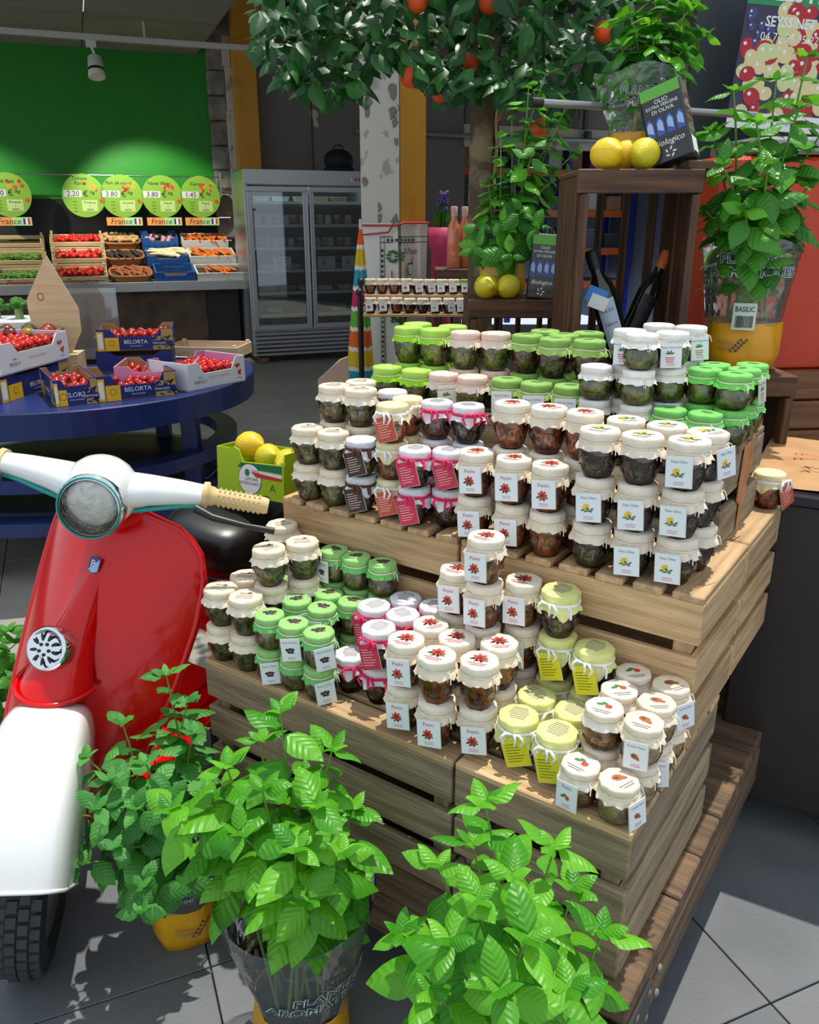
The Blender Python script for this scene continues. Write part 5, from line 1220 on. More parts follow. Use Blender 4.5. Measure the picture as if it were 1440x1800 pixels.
# ================================================================ behind the jars: dark crates, herbs, oil, lemons
def open_crate(label, p, W, D, H, mat, rz=0, slats=4, group='dark wooden crates behind the jars', gap=.02):
    """crate standing on end, open towards the viewer; p = centre of its base"""
    t = thing('open_crate', label, 'crate', p, rz, group)
    board(t, 'top_board', W, .055, .018, TR(0, -D/2+.009, H-.0275) @ MXU, mat)
    for k in range(3): board(t, 'top_slat', W, (D-.03)/3-.008, .014, TR(0, -D/2+.02+(k+.5)*(D-.02)/3, H-.008) @ MX, mat); board(t, 'bottom_slat', W, (D-.03)/3-.008, .014, TR(0, -D/2+.02+(k+.5)*(D-.02)/3, .008) @ MX, mat)
    for s in (-1, 1):
        board(t, 'side_post', H-.06, .038, .02, TR(s*(W/2-.019), -D/2+.01, H/2-.028) @ MZX, mat)
        for k in range(2): board(t, 'side_board', H-.03, D/2-.02, .012, TR(s*(W/2-.007), -D/4+.012+k*D/2, H/2) @ Matrix.Rotation(PI/2, 4, 'Z') @ Matrix.Rotation(PI/2, 4, 'X') @ Matrix.Rotation(PI/2, 4, 'Z'), mat)
    sw = (W-.03-gap*(slats-1))/slats
    for k in range(slats): board(t, 'back_slat', H-.03, sw, .012, TR(-W/2+.015+sw/2+k*(sw+gap), D/2-.007, H/2) @ MZX, mat)
    return t
SUPZ = 1.12
open_crate('lower dark crate of the plinth behind the jar display', (.69, 2.32, 0), .66, .36, .56, W_DARK)
open_crate('upper dark crate of the plinth behind the jar display', (.69, 2.32, .561), .66, .36, .558, W_DARK)
open_crate('tall dark crate on end holding bottles, lemons on its top', (.560, 2.27, SUPZ), .305, .30, .50, W_DARK, -.02, 4, gap=.013)
CT = SUPZ+.50
open_crate('lower dark crate of the small stand by the tree trunk', (.33, 2.70, 0), .30, .26, .64, W_DARK)
open_crate('upper dark crate of the small stand carrying two lemons', (.33, 2.70, .641), .30, .26, .635, W_DARK)
ST = 1.277
lemon((.235, 2.60, ST+.036), (1.5, 0, .3), 'left lemon on the small dark stand by the trunk', 1, 1.0, 'lemons on the small stand'); lemon((.305, 2.605, ST+.036), (1.45, 0, 2.4), 'right lemon on the small dark stand by the trunk', 1, 1.0, 'lemons on the small stand')
for i, (px, py, Y, k, l) in enumerate(((1068, 248, 2.17, 0, 'large ripe lemon on the left of the dark crate top'), (1135, 250, 2.17, 1, 'green-tinged lemon right of centre on the dark crate top'), (1104, 252, 2.235, 0, 'lemon tucked between two others on the crate top'))):
    q = UY(px, py, Y); lemon((q.x, Y, CT+.036), (1.45, 0, (.5, 2.6, 1.3)[i]), l, k, 1.02, 'lemons on the dark crate')
lemon((.475, 2.16, SUPZ+.05), (1.5, 0, .3), 'lemon on the crate floor under the bottle', 0, 1, 'lemons inside the dark crate'); lemon((.575, 2.155, SUPZ+.052), (1.5, 0, -.2), 'lemon on the crate floor behind white lidded jars', 0, 1, 'lemons inside the dark crate')
# olive oil tins
TINB = pm('tin_black', (20, 22, 28), .3, coat=.5); TING = pm('tin_green', (96, 170, 60), .4); TINBL = pm('tin_blue', (52, 84, 170), .4); TINL = pm('tin_pale_blue', (150, 178, 222), .4)
def tin(label, loc, rot, W=.085, D=.055, H=.17):
    t = thing('oil_tin', label, 'tin', loc, rot=rot, group='black olive oil tins')
    b = MB(); b.box((0, 0, H/2), (W, D, H), ch=.004); b.build('body', TINB, t)
    b = MB(); b.lathe([(.014, H), (.014, H+.016), (.012, H+.018)], 14); b.build('cap', TINB, t)
    b = MB(); z = .0006
    b.rect(-W/2+.003, H*.84, W/2-.003, H*.985, z, 1)
    b.text('OLIO', W*.14, 0, (0, H*.79, z)); b.text('EXTRA VERGINE', W*.105, 0, (0, H*.73, z)); b.text('DI OLIVA', W*.13, 0, (0, H*.665, z))
    for k in range(4):
        x = -W*.36+W*.24*k; b.poly([(x-W*.09, H*.36, z), (x+W*.09, H*.36, z), (x+W*.09, H*.52, z), (x+W*.05, H*.58, z), (x, H*.60, z), (x-W*.05, H*.58, z), (x-W*.09, H*.52, z)], 2); b.poly([(x-W*.07, H*.44, z*2), (x+W*.07, H*.40, z*2), (x+W*.07, H*.52, z*2), (x, H*.57, z*2), (x-W*.07, H*.52, z*2)], 3)
    b.text('Biologico', W*.20, 0, (0, H*.26, z), shear=.3); b.disc((0, H*.12), W*.14, 12, 4, z, H*.07)
    for k in range(5): b.disc((W*.1*math.cos(k*1.3), H*.12+H*.05*math.sin(k*1.3)), W*.05, 6, 0, z*2, W*.02, k)
    b.build('tin_print', [WHITE, TING, TINBL, TINL, DGREY], t, (0, -D/2, 0), (PI/2, 0, 0))
    b = MB(); b.rect(-D*.32, H*.06, D*.36, H*.26, z, 0)
    for k in range(3): b.rect(-D*.45, H*(.36+.14*k), D*.45, H*(.363+.14*k), z, 0)
    b.text('OLIO', D*.16, 0, (0, H*.72, z)); b.text('EXTRA VERGINE', D*.11, 0, (0, H*.67, z))
    b.build('side_print', [WHITE], t, (W/2, 0, 0), (PI/2, 0, PI/2))
    return t
q = UY(1205, 262, 2.15)
tin('black oil tin tilted back on the dark crate top', (q.x-.012, 2.17, CT+.014), (math.radians(-8), math.radians(-19), math.radians(-30)), .10, .07, .185)
tin('black oil tin standing on the small stand beside dark crate', (.405, 2.61, ST), (0, math.radians(4), math.radians(-14)), .085, .06, .19)
b = thing('wood_wedge', 'small wooden offcut under the tilted oil tin', 'offcut', (q.x+.05, 2.19, CT), .4); board(b, 'block', .10, .05, .02, TR(0, 0, .012) @ MX, W_OLD)
# bottles inside the dark crate
def bottle(label, loc, rot, H=.29, R=.034, m=None, lab=None, name='bottle', capm=None):
    t = thing(name, label, 'bottle', loc, rot=rot)
    b = MB(); b.lathe([(R*.8, 0), (R, .006), (R, H*.6), (R*.9, H*.68), (R*.45, H*.78), (R*.4, H*.92), (R*.46, H*.925), (R*.46, H*.95)], 18); b.build('body', m or pm('dark_bottle', (18, 22, 16), .12, coat=.6), t)
    b = MB(); b.lathe([(R*.48, H*.84), (R*.5, H*.99), (R*.4, H)], 14); b.build('cap', capm or BLACK, t)
    if lab:
        b = MB(); n = 7
        def cy(x, y, z): a = -PI/2+x/R; return ((R+.0006+z)*math.cos(a), (R+.0006+z)*math.sin(a), y)
        for i in range(n): x0, x1 = -.024+.048*i/n, -.024+.048*(i+1)/n; b.poly([cy(x0, .03, 0), cy(x1, .03, 0), cy(x1, H*.58, 0), cy(x0, H*.58, 0)], 0)
        b.text('OLIO', .014, 1, (0, H*.48, .0005), fn=cy); b.text('Ligure', .012, 1, (0, H*.36, .0005), fn=cy, shear=.2)
        for k in range(5): b.poly([cy(-.014, H*.3-.012*k, .0005), cy(.014, H*.3-.012*k, .0005), cy(.014, H*.3-.012*k-.002, .0005), cy(-.014, H*.3-.012*k-.002, .0005)], 1)
        b.build('bottle_label', [lab, DGREY], t)
    return t
bottle('dark bottle with pale blue label leaning inside the dark crate', (.575, 2.235, SUPZ+.03), (math.radians(6), math.radians(-20), -.2), .30, .035, None, pm('pale_blue_label', (176, 196, 220), .6))
bottle('dark bottle with orange band leaning at right inside the crate', (.585, 2.30, SUPZ+.03), (0, math.radians(24), .3), .30, .03, None, pm('black_label', (34, 32, 32), .6), capm=pm('orange_band', (220, 110, 60), .5))
t = thing('hang_tag', 'blue and white card hanging on the bottle neck', 'tag', (.485, 2.19, SUPZ+.20), rot=(.1, .35, .1)); b = MB(); b.box((0, 0, 0), (.055, .002, .04)); b.box((.012, -.002, -.014), (.05, .002, .035), 1); b.build('card', [pm('card_blue', (60, 130, 206), .5), CARD], t)
# herbs in sleeves
rn = random.Random(31)
bp_ = Vector((.905, 2.27, SUPZ)); t = thing('potted_basil', 'tall basil in a clear printed sleeve and yellow pouch before orange panel', 'basil plant', bp_)
sleeve(t, .098, .125, .13, .33, math.atan2(-bp_.y, -bp_.x)+.0, ts=.034, textz=.275, basil=True, rn=rn)
tips = tipz([(1290, 160, 2.2), (1365, 140, 2.2), (1420, 100, 2.25), (1405, 190, 2.1), (1250, 230, 2.25), (1330, 215, 2.1), (1440, 240, 2.2), (1270, 290, 2.12), (1350, 290, 2.05), (1420, 330, 2.15), (1240, 370, 2.2), (1400, 390, 2.2), (1310, 370, 2.05)], bp_)
herb(t, (0, 0, .13), tips, LBD+LB[:1], .096, rn, .05, 9, .28, stem_r=.004, cap=300)
rn = random.Random(41)
bp_ = Vector((.30, 2.74, ST)); t = thing('potted_herb', 'tall small-leaved bush in a yellow pouch on the small stand', 'herb plant', bp_)
sleeve(t, .07, .09, .10, .20, -1.7, ts=.02, rn=rn)
tips = tipz([(880, 240, 2.72), (930, 150, 2.75), (960, 130, 2.8), (905, 300, 2.68), (985, 220, 2.75), (1000, 180, 2.8), (860, 330, 2.7), (940, 260, 2.62), (840, 400, 2.66), (880, 390, 2.6), (970, 320, 2.7), (920, 370, 2.58), (900, 210, 2.8), (950, 400, 2.6), (1010, 270, 2.8), (830, 440, 2.62), (900, 450, 2.56)], bp_)
herb(t, (0, 0, .1), tips, LBD+LB[:1], .082, rn, .04, 8, .22, cap=300, rosette=False)
rn = random.Random(43)
bp_ = Vector((.60, 2.38, CT)); t = thing('potted_herb', 'leafy herb in a clear sleeve standing on the dark crate top', 'herb plant', bp_)
sleeve(t, .07, .12, .10, .24, -1.75, ts=.024, rn=rn)
tips = tipz([(1110, 30, 2.35), (1160, 10, 2.38), (1210, 20, 2.35), (1240, 60, 2.38), (1090, 80, 2.33), (1150, 70, 2.28), (1200, 90, 2.3), (1120, 120, 2.3), (1170, -40, 2.4), (1100, -30, 2.4), (1225, -30, 2.4), (1060, 150, 2.36)], bp_)
herb(t, (0, 0, .1), tips, LBD+LB[:1], .078, rn, .04, 9, .25, cap=300)
# steel pole across the crate top
a, c = UY(942, 180, 2.28), UY(1330, 203, 2.55); a = a; 
t = thing('metal_pole', 'grey metal broom pole lying across above the lemons', 'pole', a); b = MB(); b.tube([(0, 0, 0), tuple(c-a)], .0095, 12); b.build('tube', pm('pole_grey', (150, 152, 156), .3, metal=.6), t)
b = MB(); v_ = (c-a).normalized(); b.tube([tuple(-v_*.012), tuple(v_*.018)], .012, 12); b.build('end_cap', BLACK, t)
# ================================================================ right: orange cart, wood panel, poster, dark cabinet
ORG = pm('orange_red_paint', (206, 62, 20), .45, col2=(190, 52, 18), scale=4, bump=.15, bscale=60); VARN = pm('varnished_wood', (142, 92, 48), .4, col2=(104, 62, 30), scale=5, stretch=(.5, 7, 7), rnd=.1, bump=.15)
p = UY(1330, 660, 2.72)
ca = thing('market_cart', 'orange-red cart body with varnished wood rail behind the basil', 'cart', (p.x, 2.72, 0), .12)
b = MB(); b.box((.02, .16, 1.36), (.44, .3, .66), ch=.012); b.build('panel', ORG, ca); b = MB(); b.box((.66, .16, 1.36), (.80, .3, .66), ch=.012); b.build('panel', ORG, ca)
for i, z in enumerate((.99, .89, .79)): board(ca, 'wood_rail', 1.25, .095, .04, TR(.44, -.03, z) @ MXU, VARN, .006)
b = MB(); b.box((.44, .16, .56), (1.25, .3, .90)); b.build('base', pm('cart_dark', (26, 26, 28), .6), ca)
for x in (.0, .9):
    b = MB(); b.box((x, .1, .06), (.05, .06, .12)); b.build('leg', BLKMET, ca)
b = MB(); b.box((.5, .16, 1.72), (1.2, .32, .05), ch=.01); b.build('steel_rail', pm('cart_grey', (150, 152, 156), .35, metal=.5), ca)
t = thing('slate_board', 'dark slate coloured board standing behind the poster', 'board', (p.x-.02, 3.25, 0), .1); b = MB(); b.box((.1, 0, 1.5), (.5, .03, 3.0), ch=.004); b.build('board', pm('slate_grey', (62, 70, 74), .5), t); b = MB(); b.box((.36, -.01, 1.5), (.05, .05, 3.0), ch=.004); b.build('post', pm('post_pale', (150, 158, 156), .5), t)
# poster
c0 = UY(1366, 86, 3.02); t = thing('fruit_poster', 'tilted fruit poster with white lettering above the basil', 'poster', (c0.x+.10, 3.02, c0.z), rot=(0, math.radians(4), .06))
PW_, PH_ = .46, .50
b = MB(); b.box((0, 0, 0), (PW_, .008, PH_)); b.build('sheet', pm('poster_dark', (58, 50, 74), .5), t)
b = MB(); rn = random.Random(9); z = .0004
b.rect(-PW_/2, PH_*.22, PW_/2, PH_/2, z, 0)
fr2 = [((222, 206, 150), .026), ((62, 66, 120), .014), ((180, 30, 44), .028), ((206, 214, 150), .026)]
for k in range(120):
    x, y = rn.uniform(-PW_/2+.02, PW_/2-.02), rn.uniform(-PH_*.46, PH_*.20)
    kind = 1 if (x < -.12 and y > .0) or (x > .12) else rn.choice((0, 0, 3, 2))
    if rn.random() < .12: kind = 2
    r = fr2[kind][1]*rn.uniform(.8, 1.2); b.disc((x, y), r, 12, 1+kind, z*(1.5+k*.02), r*rn.uniform(.75, 1), rn.random()*3); b.disc((x-r*.3, y+r*.3), r*.22, 7, 5, z*(1.51+k*.02))
b.rect(-PW_/2, -PH_/2, PW_/2, -PH_*.40, z*5, 5)
b.text('LES HALLES', .075, 5, (.02, PH_*.30, z*3), bold=.03, sx=.85); b.text('SEYSSINET', .041, 5, (-.075, .065, z*6), bold=.02, sx=.9); b.text('04 76 96 95 22', .034, 5, (-.07, .022, z*6), sx=.95); b.text('ouvert le Dimanche', .02, 6, (.02, -PH_*.45, z*6), shear=.2)
b.build('poster_print', [pm('poster_green', (40, 140, 84), .5)]+[pm('fruit_%d' % i, c, .5) for i, (c, _) in enumerate(fr2)]+[WHITE, DGREY], t, (0, -.0045, 0), (PI/2, 0, 0))
b = MB(); b.box((-.12, .02, -c0.z/2-.1), (.03, .02, c0.z-.1)); b.build('support', BLKMET, t)
# dark cabinet on castors with kraft paper on top
p = UP(1395, 850, .95); cbz = .93
cab = thing('dark_cabinet', 'dark brown cabinet on castors at the right edge', 'cabinet', (p.x+.28, p.y+.15, 0), -.50)
DKB = pm('cabinet_brown', (48, 40, 36), .45, col2=(38, 32, 30), scale=3)
b = MB(); b.box((0, 0, .50), (.50, .50, .80), ch=.006); b.build('body', DKB, cab)
b = MB(); b.box((0, 0, .915), (.56, .56, .03), ch=.005); b.build('top', pm('black_laminate', (24, 26, 30), .3), cab)
for x in (-.2, .2):
    for y in (-.2, .2): castor(cab, x, y, .04, .10)
kp = thing('kraft_sheet', 'crumpled brown kraft paper with handwriting on the dark cabinet', 'paper', (p.x+.28, p.y+.15, .9305), -.50)
KP = pm('kraft_paper', (190, 146, 100), .8, col2=(176, 132, 88), scale=12, bump=.4)
b = MB(); b.grid(lambda u, v: ((u-.5)*.54, (v-.5)*.50, .003+.012*abs(noise.noise(Vector((u*5, v*5, 1))))), 18, 18); b.build('sheet', KP, kp)
b = MB(); b.text('x-n 9^-', .05, 0, (-.10, -.1, .0175), shear=.3); b.text('w~', .05, 1, (-.17, .02, .0175), shear=.3); b.build('handwriting', [BLACK, FLW], kp)
# orange post with wooden foot in the gap
q = UP(1392, 1045, .45); t = thing('orange_post', 'thin orange post with a pale wooden foot beside the cabinet', 'post', (q.x-.04, q.y+.25, 0)); b = MB(); b.box((0, 0, .62), (.05, .05, .5)); b.build('shaft', ORG, t); b = MB(); b.box((0, 0, .185), (.07, .07, .37), ch=.004); b.build('foot', W_TAN, t)
# ================================================================ orange tree, pillar dressing, jar rack, store room
BARK = pm('peeling_bark', (92, 76, 56), .9, col2=(150, 132, 100), scale=9, bump=.8, bscale=22, lo=.5, hi=.62)
BARK_SUN = pm('sunlit_bark', (196, 178, 136), .8, col2=(170, 150, 110), scale=14, bump=.4)
tb = UY(846, 400, 3.3); tree = thing('orange_tree', 'ornamental orange tree with a peeling trunk and glossy leaves overhead', 'tree', (tb.x, 3.3, 0))
def trunk(r, z, t, j): return r*(1+.10*math.sin(3*t+j)+.06*math.sin(7*t+2*j)), z
b = MB(); b.lathe([(.062, 0), (.054, .5), (.05, 1.0), (.047, 1.3), (.05, 1.5), (.046, 1.7), (.047, 1.9), (.05, 2.1), (.05, 2.3)], 16, fn=trunk); tk = b.build('trunk', BARK, tree)
b = MB(); b.grid(lambda u, v: ((.052+.004*math.sin(v*19))*math.cos(-.75+u*(.75+.35*math.sin(v*7))), (.052+.004*math.sin(v*19))*math.sin(-.75+u*(.75+.35*math.sin(v*7))), 1.55+.50*v), 6, 16); b.build('sunlit_patch', BARK_SUN, tk)  # sunlit strip of the trunk, painted as a paler skin over the bark
b = MB(); b.lathe([(.20, 0), (.24, .34), (.25, .36), (.23, .36), (.22, .33), (.05, .33)], 28); b.build('planter', pm('clay_grey', (92, 84, 76), .8), tree)
rn = random.Random(77)
brs = []
for i in range(12):
    a = rn.uniform(0, 6.28); L = rn.uniform(.35, .75); e = (L*math.cos(a), L*math.sin(a)*.7, 2.35+rn.uniform(.1, .6)); brs.append(e)
    b = MB(); b.tube([(0, 0, 2.1+.015*i), (e[0]*.5, e[1]*.5, 2.3+.3*(e[2]-2.3)), e], [.02, .013, .005], 6); b.build('branch', STEMW, tree)
LOWY = [(455, 95), (500, 150), (560, 190), (620, 185), (650, 125), (720, 130), (760, 165), (800, 190), (850, 165), (900, 185), (960, 200), (1020, 190), (1075, 120), (1100, 60)]
def lowy(px):
    if px <= LOWY[0][0]: return LOWY[0][1]
    for (a, y0), (c, y1) in zip(LOWY, LOWY[1:]):
        if a <= px <= c: return y0+(y1-y0)*(px-a)/(c-a)
    return 40
T0_ = Vector((tb.x, 3.3, 0))
def leafpos():
    while True:
        px = rn.uniform(450, 1100); f = rn.random()**1.3; py = lowy(px)-20-f*330; Y = rn.uniform(2.85, 3.9)
        if px < 520 and py < -60: continue
        return UY(px, py, Y)-T0_
def rdir(): return Vector((rn.uniform(-1, 1), rn.uniform(-1, .4), rn.uniform(-1.0, .05)))
near = []
for i in range(1750): near.append((leafpos(), rdir(), Vector((rn.uniform(-.5, .5), rn.uniform(-1, 0), rn.uniform(.4, 1))), rn.uniform(.065, .105)))
near.sort(key=lambda q: (q[0].y, ) if q[0].z < 2.75 else (9+q[0].y,))
for p_, d_, u_, L_ in near[:298]: leaf_at(tree, LOR, p_, d_, u_, L_, rn)
b = MB(); lv = []; fc = []
for p_, d_, u_, L_ in near[298:]:
    d_ = d_.normalized(); x = d_.cross(u_).normalized(); z = x.cross(d_)
    pts = [p_, p_+d_*L_*.35+x*L_*.27-z*L_*.03, p_+d_*L_*.7+x*L_*.2-z*L_*.05, p_+d_*L_-z*L_*.15, p_+d_*L_*.7-x*L_*.2-z*L_*.05, p_+d_*L_*.35-x*L_*.27-z*L_*.03, p_+d_*L_*.5+z*L_*.03]
    b._add([tuple(q) for q in pts], [(0, 1, 6), (1, 2, 6), (2, 3, 6), (3, 4, 6), (4, 5, 6), (5, 0, 6)], 0, True)
o = b.build('inner_leaves', ORNG, tree); o['kind'] = 'stuff'
ORF = pm('orange_peel', (226, 82, 22), .45, bump=.2, bscale=160, rnd=.08)
b = MB(); b.sphere((0, 0, 0), (.034, .034, .032), 16, 10); om = b.mesh('orange_fruit', [ORF])
for px, py, Y in ((733, 4, 2.95), (860, 6, 3.0), (722, 136, 3.0), (776, 164, 3.1), (831, 108, 3.1), (745, 58, 3.3), (1062, 56, 2.95), (948, 226, 3.2), (868, 200, 3.4), (600, 20, 3.3)):
    ob('orange_fruit', om, tree, UY(px, py, Y)-T0_)
# ---------------------------------------------------------------- printed cloth on the pillar with red ribbon, striped parasol
e0, e1, e2 = Vector((*pc[0], 0)), Vector((*pc[1], 0)), Vector((*pc[2], 0)); zt = UY(690, 392, 4.45).z; zb_ = UY(690, 650, 4.45).z-.1
ap = thing('printed_cloth', 'white printed kitchen cloth wrapped round the pillar', 'cloth', (pc[1][0], pc[1][1], zb_))
def clothpt(s, z, off):
    # s: metres along the wrap, 0 at the near corner
    dl = (e0-e1).normalized(); dr2 = (e2-e1).normalized(); nl = Vector((-(e1-e0).y*-1, -(e1-e0).x, 0)).normalized(); nr = Vector((dr2.y, -dr2.x, 0)).normalized()
    if s < 0: return dl*(-s)+nl*off+Vector((0, 0, z))
    return dr2*s+nr*off+Vector((0, 0, z))
CL = pm('cloth_white', (214, 212, 204), .85, bump=.2, bscale=12); Hc = zt-zb_; wl = (e0-e1).length; wr_ = (e2-e1).length
b = MB()
for lo_, hi_ in ((-wl-.01, 0), (0, wr_+.01)): b.grid(lambda u, v: tuple(clothpt(lo_+(hi_-lo_)*u-(1e-6 if hi_ == 0 else -1e-6), v*Hc, .012+.006*math.sin(u*9+v*4))), 10, 16)
b.build('cloth', CL, ap)
b = MB(); x0 = -.12
def cf(x, y, z): return tuple(clothpt(x if abs(x) > 1e-6 else 1e-6, y, .021+z))
def crect(xa, ya, xb, yb, m, z=0):
    for (a_, c_) in ((xa, min(xb, -1e-6)), (max(xa, 1e-6), xb)):
        if c_ > a_: b.poly([cf(a_, ya, z), cf(c_, ya, z), cf(c_, yb, z), cf(a_, yb, z)], m)
for xx in (-.115, -.088): crect(xx, .04, xx+.004, Hc-.07, 1)
for yy in (Hc-.07, Hc-.098): crect(-.115, yy, wr_, yy+.004, 1)
rn = random.Random(2)
for k in range(26): b.poly([cf(-.100+.009*math.cos(q), .06+k*(Hc-.17)/26+.009*math.sin(q), .001) for q in [i*PI/3 for i in range(6)]], rn.choice((1, 2)))
for k in range(7): b.poly([cf(-.06+k*.028+.009*math.cos(q), Hc-.084+.009*math.sin(q), .001) for q in [i*PI/3 for i in range(6)]], rn.choice((1, 2)))
for k in range(9):
    q = k*.7; b.poly([cf(-.028+.03*math.cos(q)+.02*math.cos(q+t_), Hc-.165+.026*math.sin(q)+.008*math.sin(q+t_), .001) for t_ in (0, 1.2, 2.4, 3.6, 4.8)], 2)
b.text('Il Pesto', .045, 1, (.075, Hc-.14, .001), fn=cf, shear=.35); b.text('Cinque Terre', .038, 1, (.06, Hc-.30, .001), fn=cf, shear=.35, sx=.8); b.text('Sicilia', .03, 1, (.09, Hc-.345, .001), fn=cf, shear=.35)
b.poly([cf(x, Hc+y, .001) for x, y in ((.045, -.20), (.10, -.20), (.095, -.245), (.085, -.26), (.06, -.26), (.05, -.245))], 1); b.poly([cf(x, Hc+y, .002) for x, y in ((.049, -.206), (.096, -.206), (.091, -.243), (.083, -.256), (.062, -.256), (.054, -.243))], 0); b.poly([cf(x, Hc+y, .002) for x, y in ((.08, -.2), (.09, -.2), (.105, -.165), (.10, -.162))], 1)
b.poly([cf(x, Hc+y, .001) for x, y in ((-.05, -.29), (-.02, -.29), (-.018, -.35), (-.025, -.375), (-.045, -.375), (-.052, -.35))], 3); b.poly([cf(x, Hc+y, .001) for x, y in ((-.04, -.235), (-.03, -.235), (-.03, -.29), (-.04, -.29))], 4)
for k in range(14):
    q = rn.random()*6.28; rr = rn.random()*.05; b.poly([cf(-.0+rr*math.cos(q)*1.3+.014*math.cos(t_), max(.05, Hc-.47+rr*math.sin(q)*.6)+.012*math.sin(t_), .001) for t_ in [i*1.05 for i in range(6)]], 2)
b.build('cloth_print', [CL, pm('cloth_black', (40, 46, 44), .8), pm('cloth_green', (62, 104, 58), .8), pm('cloth_oil', (176, 180, 90), .8), pm('cloth_red', (190, 70, 50), .8)], ap)
t = thing('red_ribbon', 'red ribbon tied round the top of the printed cloth', 'ribbon', (pc[1][0], pc[1][1], zb_)); RIB = pm('ribbon_red', (176, 58, 52), .7)
b = MB(); b.tube([tuple(clothpt(s, Hc-.012+(.012 if s > 0 else 0), .026)) for s in [-wl+.0, -wl*.6, -wl*.2, -.001, .001, wr_*.5, wr_]], .006, 6); b.tube([tuple(clothpt(s, z_, .03)) for s, z_ in ((-.01, Hc), (-.05, Hc-.045), (-wl*.9, Hc-.06))], .005, 6); b.build('band', RIB, t)
# striped parasol, closed, leaning on the pillar
q = UY(634, 400, 4.36); PB = Vector((UY(628, 640, 4.36).x, 4.36, 0)); t = thing('striped_parasol', 'closed beach parasol with zigzag rainbow stripes beside the pillar', 'parasol', PB)
cols = [(222, 96, 24), (214, 176, 30), (42, 148, 168), (186, 34, 82), (92, 172, 50)]; SP = [pm('stripe_%d' % i, c, .8) for i, c in enumerate(cols)]; SPW = pm('stripe_white', (226, 220, 206), .8)
ztop = q.z; nb = 11; zb0 = .35
def par(t_, z): f = (ztop-z)/(ztop-zb0); r = .006+.052*min(1, f*1.6)**.8; return (r*(1+.22*math.cos(6*t_))*math.cos(t_)+ (q.x-PB.x)*(z/ztop), r*(1+.22*math.cos(6*t_))*math.sin(t_), z)
b = MB(); hh = (ztop-zb0)/nb
for k in range(nb):
    for (a_, c_, m) in ((0, .8, k % 5), (.8, 1, 5)):
        b.grid(lambda u, v: par(2*PI*u, min(ztop, ztop-(k+a_+(c_-a_)*v)*hh+.006*math.cos(6*2*PI*u)*(1 if k else 0))), 24, 1, m)
b.build('canopy', SP+[SPW], t); b = MB(); b.tube([(0, 0, .02), (0, 0, zb0+.1)], .014, 8); b.tube([(q.x-PB.x, 0, ztop-.01), (q.x-PB.x, 0, ztop+.04)], .008, 8); b.lathe([(.13, 0), (.13, .03), (.03, .05)], 20); b.build('pole', pm('pole_white', (210, 208, 200), .5), t)
# ---------------------------------------------------------------- black metal rack with two rows of small jars
za, zb2 = UY(750, 517, 4.12).z, UY(750, 551, 4.0).z; xl, xr_ = UY(640, 520, 4.1).x, UY(872, 520, 4.1).x
rk = thing('jar_rack', 'black metal rack with two shelves of small jars by the pillar', 'rack', (0, 0, 0))
for nm, y, z, w_ in (('upper_shelf', 4.14, za, .09), ('lower_shelf', 4.02, zb2, .09)): board(rk, nm, xr_-xl, w_, .014, TR((xl+xr_)/2, y, z-.007) @ MX, W_TAN)
for x in (xl-.015, xr_+.015):
    for y, h in ((4.12, za+.05), (3.99, zb2+.09)):
        b = MB(); b.tube([(x, y, 0), (x, y, h)], .010, 8); b.sphere((x, y, h+.008), .018, 10, 6); b.build('post', BLKMET, rk)
    b = MB(); b.tube([(x, 4.18, za-.02), (x, 3.98, zb2-.02)], .008, 6); b.build('bracket', BLKMET, rk)
n = 11
for i in range(n):
    k = 'red' if i < 4 else 'lemon' if i < 8 else 'moss'; x = xl+.03+(xr_-xl-.06)*i/(n-1)
    jar(k, (x, 4.14, za), random.uniform(-.3, .3), 'small jar, %s from left on the upper rack shelf by the pillar' % ORD[i], 'small jars on the upper rack shelf', i >= 3, .80)
for i in range(10):
    k = 'red' if i < 3 else 'lemon'; x = xl+.035+(xr_-xl-.08)*i/9
    jar(k, (x, 4.02, zb2), random.uniform(-.3, .3), 'small jar, %s from left on the lower rack shelf by the pillar' % ORD[i], 'small jars on the lower rack shelf', i not in (2, 3, 4), .80)
# rose bottles, pink pot, crate behind the rack
BX = UY(803, 470, 4.3); open_crate('dark crate behind the rack carrying pink wine bottles', (BX.x+.025, 4.46, 0), .26, .28, BX.z-.01, W_DARK, 0, 4)
ROSE = pm('rose_wine', (222, 128, 92), .1, coat=.8)
for i, dx in enumerate((-.012, .045)):
    bottle('pink wine bottle, %s of two above the jar rack' % ('left' if i == 0 else 'right'), (BX.x+dx, 4.4+.06*i, BX.z-.01), (0, 0, 0), .30, .034, ROSE, None, 'wine_bottle', pm('rose_cap', (206, 170, 160), .4))
q = UY(752, 400, 4.62); t = thing('pink_planter', 'tall pink planter with purple hyacinth beside the pillar', 'planter', (q.x+.085, 4.76, 0)); PK = pm('pink_plastic', (214, 66, 120), .45)
b = MB(); b.lathe([(.05, 0), (.065, q.z-.12), (.078, q.z-.11), (.08, q.z), (.07, q.z), (.068, q.z-.03)], 20); b.build('pot', PK, t)
b = MB(); rn = random.Random(3)
for k in range(40): b.sphere((rn.uniform(-.025, .025), rn.uniform(-.025, .025), q.z+.08+rn.uniform(0, .1)), .010, 6, 4)
b.build('flower_spike', pm('hyacinth_purple', (92, 72, 150), .7), t)
for k in range(5): leaf_at(t, LBD, Vector((0, 0, q.z-.03)), Vector((math.cos(k*1.3)*.3, math.sin(k*1.3)*.3, 1)), Vector((math.cos(k*1.3), math.sin(k*1.3), .2)), .15, rn)
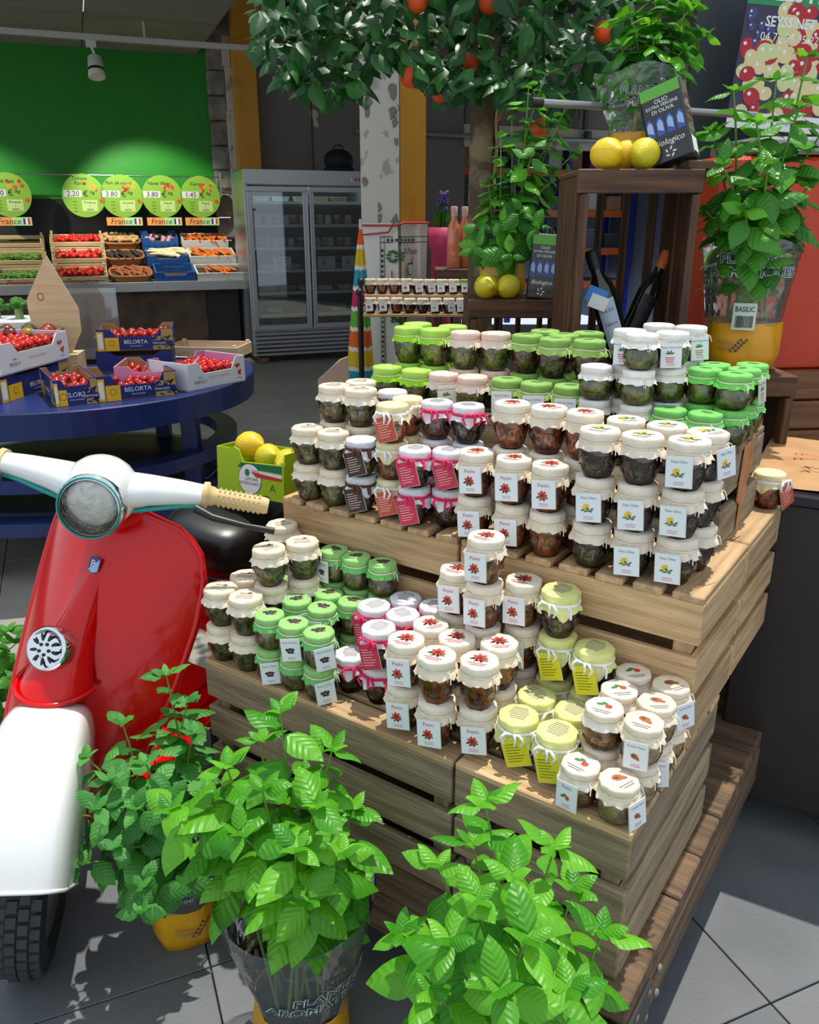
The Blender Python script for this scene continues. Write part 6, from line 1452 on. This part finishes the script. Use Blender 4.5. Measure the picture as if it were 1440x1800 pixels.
# ---------------------------------------------------------------- pipe rail on the grey wall
t = thing('pipe_rail', 'grey metal pipe rail bracketed to the grey wall', 'rail', WP(1.7, .12, UY(600, 226, 10.6).z), WR)
b = MB(); b.tube([(0, 0, 0), (4.2, 0, 0)], .028, 10); b.build('pipe', pm('pipe_zinc', (160, 168, 170), .4, metal=.6), t)
for x in (.5, 1.9, 3.3): b = MB(); b.box((x, .05, .05), (.06, .12, .14)); b.box((x-.06, .03, .28), (.05, .06, .3)); b.build('clamp', DGREY, t)
# ---------------------------------------------------------------- store room shelving: blue uprights, orange beams
t = thing('pallet_rack', 'blue and orange storage rack in the store room', 'rack', WP(5.0, -1.6, 0), WR); BLU = pm('rack_blue', (28, 44, 150), .45); OBM = pm('rack_orange', (206, 92, 24), .45)
for x in (-1.75, -.42, .55, 1.75):
    for y in (-.35, .35): b = MB(); b.box((x, y, 1.3), (.08, .07, 2.6)); b.build('upright', BLU, t)
for z in (.55, 1.05, 1.62, 2.2):
    for y in (-.36, .36): b = MB(); b.box((0, y, z), (3.5, .04, .10)); b.build('beam', OBM, t)
    b = MB(); b.box((0, 0, z+.055), (3.5, .68, .012)); b.build('deck', pm('deck_grey', (110, 112, 116), .6), t)
rn = random.Random(6); BC = [pm('box_%d' % i, c, .7) for i, c in enumerate(((172, 132, 92), (90, 100, 130), (206, 204, 200), (130, 60, 120), (60, 64, 70)))]
for zi, z in enumerate((1.05, 1.62, 2.2)):
    for i in range(9):
        x = -1.5+.37*i; h = rn.uniform(.16, .36); w_ = rn.uniform(.2, .3); st_ = thing('storage_box', 'storage box, %s from left on %s store room shelf' % (ORD[i], ('second', 'third', 'top')[zi]), 'box', WP(5.0+x, -1.5, z+.0615), WR, 'boxes in the store room')
        b = MB(); b.box((0, 0, h/2), (w_, .36, h), ch=.004); b.build('body', BC[(i*3+zi) % 5], st_); b = MB(); b.box((0, 0, h+.003), (w_*1.02, .37, .006)); b.build('lid', BC[(i*3+zi+1) % 5], st_)

# ---------------------------------------------------------------- odds and ends round the display
q = LS(-.03, .835, Z2); jar('custard', q, .6, 'jar with custard yellow lid standing alone behind the top right crate', 'lone jars', True)
t = thing('torn_label', 'torn orange-brown paper label on the side of the top right crate', 'label', LS(-.0435, .60, Z2), SRZ)
b = MB(); b.prism([(.01, .185), (.085, .19), (.10, .12), (.07, .10), (.075, .06), (.045, .035), (.04, .004), (.03, .004), (.028, .06), (.0, .075)], 0, .001)
b.build('paper', pm('torn_paper', (196, 138, 92), .8, col2=(176, 108, 62), scale=20), t, (0, 0, 0), (PI/2, 0, PI/2))
q = UP(606, 668, .62); t = thing('kraft_card', 'pale pinkish card propped on the floor beside the parasol', 'card', (q.x, 3.9, 0), .5)
b = MB(); b.prism([(-.04, 0), (.12, 0), (.12, UY(606, 632, 3.9).z), (.08, UY(606, 636, 3.9).z), (-.04, UY(590, 668, 3.9).z)], 0, .012); b.build('card', pm('pale_card', (206, 172, 152), .7), t, (0, 0, 0), (PI/2-.06, 0, 0))
